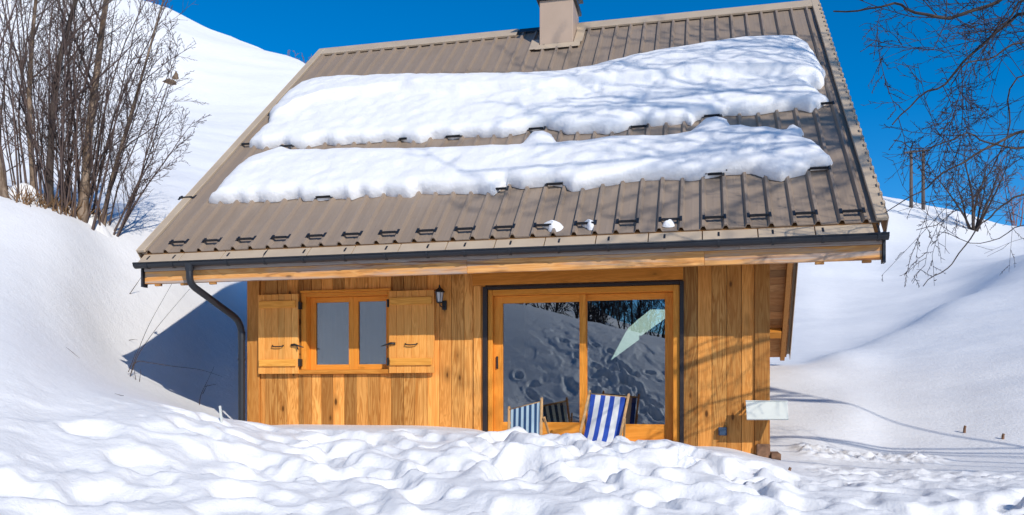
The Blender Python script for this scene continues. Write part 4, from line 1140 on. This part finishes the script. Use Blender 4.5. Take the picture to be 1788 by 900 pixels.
# overhanging tree at the right, trunk outside the picture
TX, TY = 11.6, 5.4
e = empty('overhanging_tree', (TX, TY, gz(TX, TY)), 'large dark bare tree whose branches hang into the photo from the right', 'tree')
rg = random.Random(77)
tr = MB(); cr = MB(); base = Vector((TX, TY, gz(TX, TY) - .3))
tp, trd = wander(base, (-.13, .03, 1), 12.0, .034, .02, 12, .04, .02, rg); trd[0] = .18; trd[1] = .13; trd[2] = .10; trd[3] = .07; trd[4] = .055
tr.tube(tp, trd, 12, cap=False)
for k_ in range(0):
    q, qr = wander(tp[2] + Vector((0, 0, .1 * k_)), (rg.uniform(-.25, .35), rg.uniform(-.3, .3), 1), 7.5, .05, .016, 9, .05, .02, rg); tr.tube(q, qr, 6, cap=False); twigs(cr, q, qr, 5, 1, rg, 8, .6, .02, .006, .4, .4)
def proj(v):
    d = max(.2, v.y * cY - v.x * sY); return CX + F * (v.x * cY + v.y * sY) / d, HY - F * v.z / d
def clear_of_roof(v):
    px, py = proj(v); return py < 505 and px > np.interp(py, [0, 400, 460, 520], [1440, 1566, 1560, 1500])
def out_of_frame(v):
    px, py = proj(v); return py < -25 or px > 1815
FILT[0] = clear_of_roof
def limb(pts, r0, r1, dens, level=2, ratio=.35, spread=.52, upw=.0):
    r0 *= .36; r1 *= .6; dens *= .64; ratio *= 1.1
    pts = [Vector(p) for p in pts]
    fine = []
    for i in range(len(pts) - 1):
        for k_ in range(3):
            q = pts[i].lerp(pts[i + 1], k_ / 3); 
            if 0 < i or k_: q = q + Vector((rg.gauss(0, .02), rg.gauss(0, .03), rg.gauss(0, .02)))
            fine.append(q)
    fine.append(pts[-1]); n = len(fine)
    # smooth once
    fine = [fine[0]] + [(fine[i - 1] + fine[i] * 2 + fine[i + 1]) / 4 for i in range(1, n - 1)] + [fine[-1]]
    L_ = sum((fine[i + 1] - fine[i]).length for i in range(n - 1))
    rad = [r0 + (r1 - r0) * (i / (n - 1)) ** .75 for i in range(n)]
    tr.tube(fine, rad, 7, cap=False)
    twigs(cr, fine, rad, L_, level, rg, dens, spread, upw, .0026, .12, ratio)
T = lambda z: along(tp, min(.98, (z - base.z) / 12.0))[0]
U = up
limb([T(4.0), (6.4, 7.6, 3.3), (3.9, 8.2, 2.45), U(1788, 224, 8.0), U(1735, 255, 7.9), U(1690, 276, 7.8), U(1640, 308, 7.6), U(1600, 338, 7.5), U(1545, 372, 7.3)], .060, .006, 26, 2, .22)
limb([T(3.6), (6.4, 7.2, 3.0), (3.9, 8.0, 2.4), U(1788, 258, 7.7), U(1745, 258, 7.6), U(1715, 240, 7.5), U(1680, 238, 7.4), U(1640, 255, 7.3), U(1590, 262, 7.2), U(1560, 245, 7.2)], .035, .005, 20, 1, .22)
limb([T(3.2), (6.6, 6.9, 2.6), (3.8, 7.6, 1.9), U(1788, 343, 7.2), U(1745, 358, 7.1), U(1722, 385, 7.0), U(1695, 415, 6.9), U(1665, 455, 6.8), U(1645, 480, 6.7), U(1612, 500, 6.6)], .032, .005, 22, 1, .20)
limb([T(5.2), (6.8, 7.0, 4.3), (3.6, 7.9, 3.2), U(1788, 15, 7.4), U(1745, 50, 7.3), U(1700, 92, 7.2), U(1650, 145, 7.1), U(1605, 175, 7.0), U(1558, 218, 6.9)], .065, .008, 36, 2, .24)
limb([T(5.6), (6.8, 7.0, 4.3), (3.5, 7.5, 3.5), U(1788, -20, 7.0), U(1720, 12, 6.9), U(1660, 35, 6.9), U(1600, 22, 6.8), U(1560, 2, 6.8), U(1520, 22, 6.7), U(1455, 20, 6.7)], .065, .009, 38, 2, .20)
limb([T(4.7), (6.8, 7.0, 4.3), (3.8, 8.6, 2.7), U(1788, 120, 8.6), U(1755, 180, 8.5), U(1760, 240, 8.4), U(1735, 300, 8.2), U(1700, 350, 8.0), U(1650, 385, 7.9), U(1600, 402, 7.8)], .030, .005, 24, 2, .22)
limb([T(4.9), (6.8, 7.0, 4.3), (3.7, 8.4, 3.1), U(1788, 60, 8.0), U(1740, 100, 8.0), U(1690, 110, 7.9), U(1660, 150, 7.8)], .045, .007, 32, 2, .28)
limb([T(5.2), (6.8, 7.0, 4.3), (3.6, 8.2, 3.5), U(1788, -10, 8.0), U(1755, 35, 8.0), U(1725, 60, 7.9), U(1680, 60, 7.8)], .045, .007, 30, 2, .28)
limb([T(3.0), (6.6, 7.1, 2.4), (3.8, 7.8, 1.7), U(1788, 390, 7.4), U(1740, 420, 7.3), U(1690, 430, 7.2), U(1640, 405, 7.0)], .02, .004, 16, 1, .24)
limb([T(5.6), (6.8, 7.0, 4.3), (3.6, 7.9, 3.7), U(1660, -20, 7.4), U(1645, 40, 7.3), U(1635, 85, 7.2), U(1600, 85, 7.2)], .018, .004, 10, 1, .2)
# the rest of the crown, above and right of the frame: it shades the roof
def lands(v):
    """where the shadow of v meets the plane of the roof"""
    sx, sy_, sz = .579, -.632, .515
    t = (v.z - EZ - SL * (v.y - EY)) / (sz - SL * sy_) 
    return v.x - sx * t, v.y - sy_ * t
sd_ = Vector((.579, -.632, .515)); made = 0; FILT[0] = out_of_frame
for i in range(6000):
    low_ = i % 2 == 0; z = rg.uniform(8.2, 11.6); p = T(z)
    an = math.pi + (rg.uniform(-.75, -.15) if low_ else rg.uniform(-.75, .75))
    L_ = rg.uniform(6.5, 9.5)
    d = Vector((math.cos(an), math.sin(an), rg.uniform(-.50, -.15) if low_ else rg.uniform(-.12, .55)))
    q, qr = wander(p, d, L_, .045, .014, 10, .10, .0 if i % 2 else .02, rg)
    if any((v.x < .37 * v.y and v.z < .53 * (v.y * cY - v.x * sY)) for v in q): continue
    bad = 0
    for v in q:
        for t in np.arange(4, 18, .5):
            w_ = v - sd_ * t
            if w_.z < -.9 + .21 * max(0, w_.y - 12) or (w_.x < .9 and w_.y > 11): break
        px, py = proj(w_)
        if w_.x > .9 and px < 1800 and py > 380: bad += 1
    if bad > 3: continue
    ok = sum(1 for v in q if -.9 < lands(v)[0] < 2.1 and 10 < lands(v)[1] < 15.6)
    if ok < 4: continue
    made += 1
    tr.tube(q, qr, 6, cap=False); twigs(cr, q, qr, L_, 2, rg, 10, .6, .02, .010, .35, .36)
    if made >= 24: break
FILT[0] = None
tr.build('trunk', M['bark_dark'], e, smooth=True); cr.build('crown', M['twig_dark'], e)

# trees behind the photographer, mirrored in the door glass
rg = random.Random(91); proto = None; lab = 'bare tree on the slope mirrored in the sliding door glass'
for i, (x, y, sc) in enumerate(((-8.6, -13.5, .9), (-7.9, -15, 1.1), (-6.8, -16, 1.), (-9.5, -14.5, 1.1), (-6.0, -18, 1.2), (-5.0, -20, 1.1), (-4.4, -17, .9), (-7.4, -19, 1.3), (-3.6, -22, 1.2), (-9, -19, 1.3), (-5.6, -24, 1.3), (-10.5, -17, 1.2))):
    p = Vector((x, y, gz(x, y)))
    if proto is None: proto = bare_tree('bare_tree', p, 4.2, .07, lab, 'tree', 'bare trees mirrored in the door glass', 2, M['bark_dark'], M['twig_dark'], rg, (0, 0), 14, 2, .6, .05, .011, .42, .25, .1, 5)
    else: dup(proto, p, i * 1.7, sc, lab)
for i in range(46):
    t = R(rg.uniform(182, 206)); r_ = rg.uniform(36, 78); x, y = r_ * math.sin(t), r_ * math.cos(t)
    dup(proto, Vector((x, y, gz(x, y))), i * 1.1, rg.uniform(1.1, 1.9), lab)

# ------------------------------------------------------------------ small things on the snow
def stalk(name, label, roots, rads=.006):
    """each root: list of (px,py) photo points, the first on the snow"""
    p0 = hit(*roots[0][0], 9.0, 40); a = MB()
    rho = math.hypot(p0.x, p0.y)
    for rt in roots:
        pts = []
        for k_, (px, py) in enumerate(rt):
            t = th(px); rr = rho - .03 * k_
            pts.append(Vector((rr * math.sin(t), rr * math.cos(t), (HY - py) / F * rr * math.cos(t + YAW))))
        pts = rounded(pts, .3, 4) if len(pts) > 2 else pts
        n = len(pts); a.tube(pts, [rads * (1 - .6 * i / (n - 1)) for i in range(n)], 5)
    o = a.build(name, M['stalk'], None, origin=p0); tag(o, label, 'dry stalk'); return o
stalk('dry_stalk', 'tuft of long dry stalks at the tip of the house shadow', [[(227, 658), (235, 628), (258, 570), (300, 496)], [(228, 655), (240, 620), (275, 570), (331, 505)], [(224, 650), (232, 630), (237, 615)], [(238, 668), (233, 640)], [(243, 672), (246, 645)],
       [(231, 640), (240, 630), (300, 640), (350, 645), (388, 658)]], .006)
stalk('dry_stalk', 'thin dry twig standing in the house shadow near the downspout', [[(348, 708), (350, 690), (360, 670), (374, 640)], [(354, 688), (362, 672)], [(358, 675), (378, 671)]], .006)
stalk('dry_stalk', 'short dark stalk just left of the gutter end', [[(226, 514), (240, 494), (248, 482)]], .007)
stalk('dry_stalk', 'flattened dry stalk on the sunlit bank left of the house shadow', [[(200, 688), (222, 697), (245, 704)], [(200, 688), (208, 690), (216, 691)]], .006)
stalk('dry_stalk', 'small bent twig higher up the sunlit bank', [[(115, 607), (126, 615), (139, 626)]], .006)
stalk('dry_stalk', 'tiny level twig above the house shadow', [[(223, 595), (232, 593), (240, 594)]], .006)
def stump(px, py, h, r, label, r0=9.):
    p = hit(px, py, r0, 60); a = MB()
    a.tube([p + Vector((0, 0, -.2)), p + Vector((.01, 0, h * .6)), p + Vector((.02, 0, h))], [r, r * .9, r * .8], 7)
    tag(a.build('marker_post', M['block'], None, origin=p), label, 'post')
stump(1683, 757, .11, .022, 'short dark post sticking out of the right slope, taller of two')
stump(1750, 768, .08, .022, 'stubby dark post sticking out of the right slope, nearest the photo edge')
stump(1377, 826, .05, .018, 'tiny dark peg poking from trampled snow right of the chalet')
p = hit(391, 742, 9., 40); a = MB(); p1 = p + Vector((-.05, 0, .19)); a.bar(p - Vector((0, 0, .2)), p1, .022, .015); tag(a.build('snow_stake', M['white_panel'], None, origin=p), 'pale stake in the snow beside the downspout foot', 'stake')
# rocks on the left hill
def rock(px, py, s, label, rg):
    p = hit(px, py, 20, 90); a = MB(); vs = []; fs = []; n1, n2 = 7, 10
    for i in range(n1 + 1):
        ph = math.pi * i / n1
        for j in range(n2):
            an = 6.283 * j / n2; k_ = 1 + rg.uniform(-.22, .22)
            vs.append(p + Vector((s[0] * k_ * math.sin(ph) * math.cos(an), s[1] * k_ * math.sin(ph) * math.sin(an), s[2] * k_ * math.cos(ph))))
    for i in range(n1):
        for j in range(n2): fs.append((i * n2 + j, (i + 1) * n2 + j, (i + 1) * n2 + (j + 1) % n2, i * n2 + (j + 1) % n2))
    a.face_block(vs, fs, 0.); tag(a.build('rock', M['rock'], None, origin=p), label, 'rock')
rg = random.Random(4)
rock(297, 146, (.42, .3, .22), 'broad brown rock bare of snow on the left hill', rg)
rock(307, 138, (.16, .2, .42), 'narrow upright brown rock beside the broad one on the left hill', rg)

# ------------------------------------------------------------------ camera, sun, sky
cam = bpy.data.cameras.new('camera'); co_ = bpy.data.objects.new('camera', cam); COL.objects.link(co_)
co_.location = (0, 0, 0); co_.rotation_euler = (R(90), 0, YAW)
cam.sensor_fit = 'HORIZONTAL'; cam.sensor_width = 36; cam.lens = 36 * F / 1788; cam.shift_y = (HY - 450) / 1788; cam.clip_start = .05; cam.clip_end = 2000
scene.camera = co_
AZ, EL = R(42.5), R(31)          # towards the sun: right of straight back
sd = Vector((math.sin(AZ) * math.cos(EL), -math.cos(AZ) * math.cos(EL), math.sin(EL)))
sun = bpy.data.lights.new('sun', 'SUN'); sun.energy = 3.9; sun.angle = R(.5); sun.color = (1., .94, .84)
so = bpy.data.objects.new('sun', sun); COL.objects.link(so); so.rotation_euler = sd.to_track_quat('Z', 'Y').to_euler(); so.location = (10, -10, 20)
wd = bpy.data.worlds.new('World'); scene.world = wd; wd.use_nodes = True
nt = wd.node_tree; bg = nt.nodes['Background']
sk = nt.nodes.new('ShaderNodeTexSky'); sk.sky_type = 'NISHITA'; sk.sun_disc = False
sk.sun_elevation = EL; sk.sun_rotation = math.atan2(sd.x, sd.y); sk.altitude = 1800; sk.air_density = 1.0; sk.dust_density = .07; sk.ozone_density = 4.0
hs = nt.nodes.new('ShaderNodeHueSaturation'); hs.inputs['Saturation'].default_value = 1.38; hs.inputs['Value'].default_value = 1.0
nt.links.new(sk.outputs[0], hs.inputs['Color']); nt.links.new(hs.outputs[0], bg.inputs[0]); bg.inputs[1].default_value = .15
vs_ = scene.view_settings; vs_.view_transform = 'Standard'; vs_.look = 'None'; vs_.gamma = 1; vs_.exposure = .03; vs_.use_curve_mapping = False
scene.cycles.max_bounces = 6; scene.cycles.transparent_max_bounces = 12; scene.cycles.sample_clamp_indirect = 6
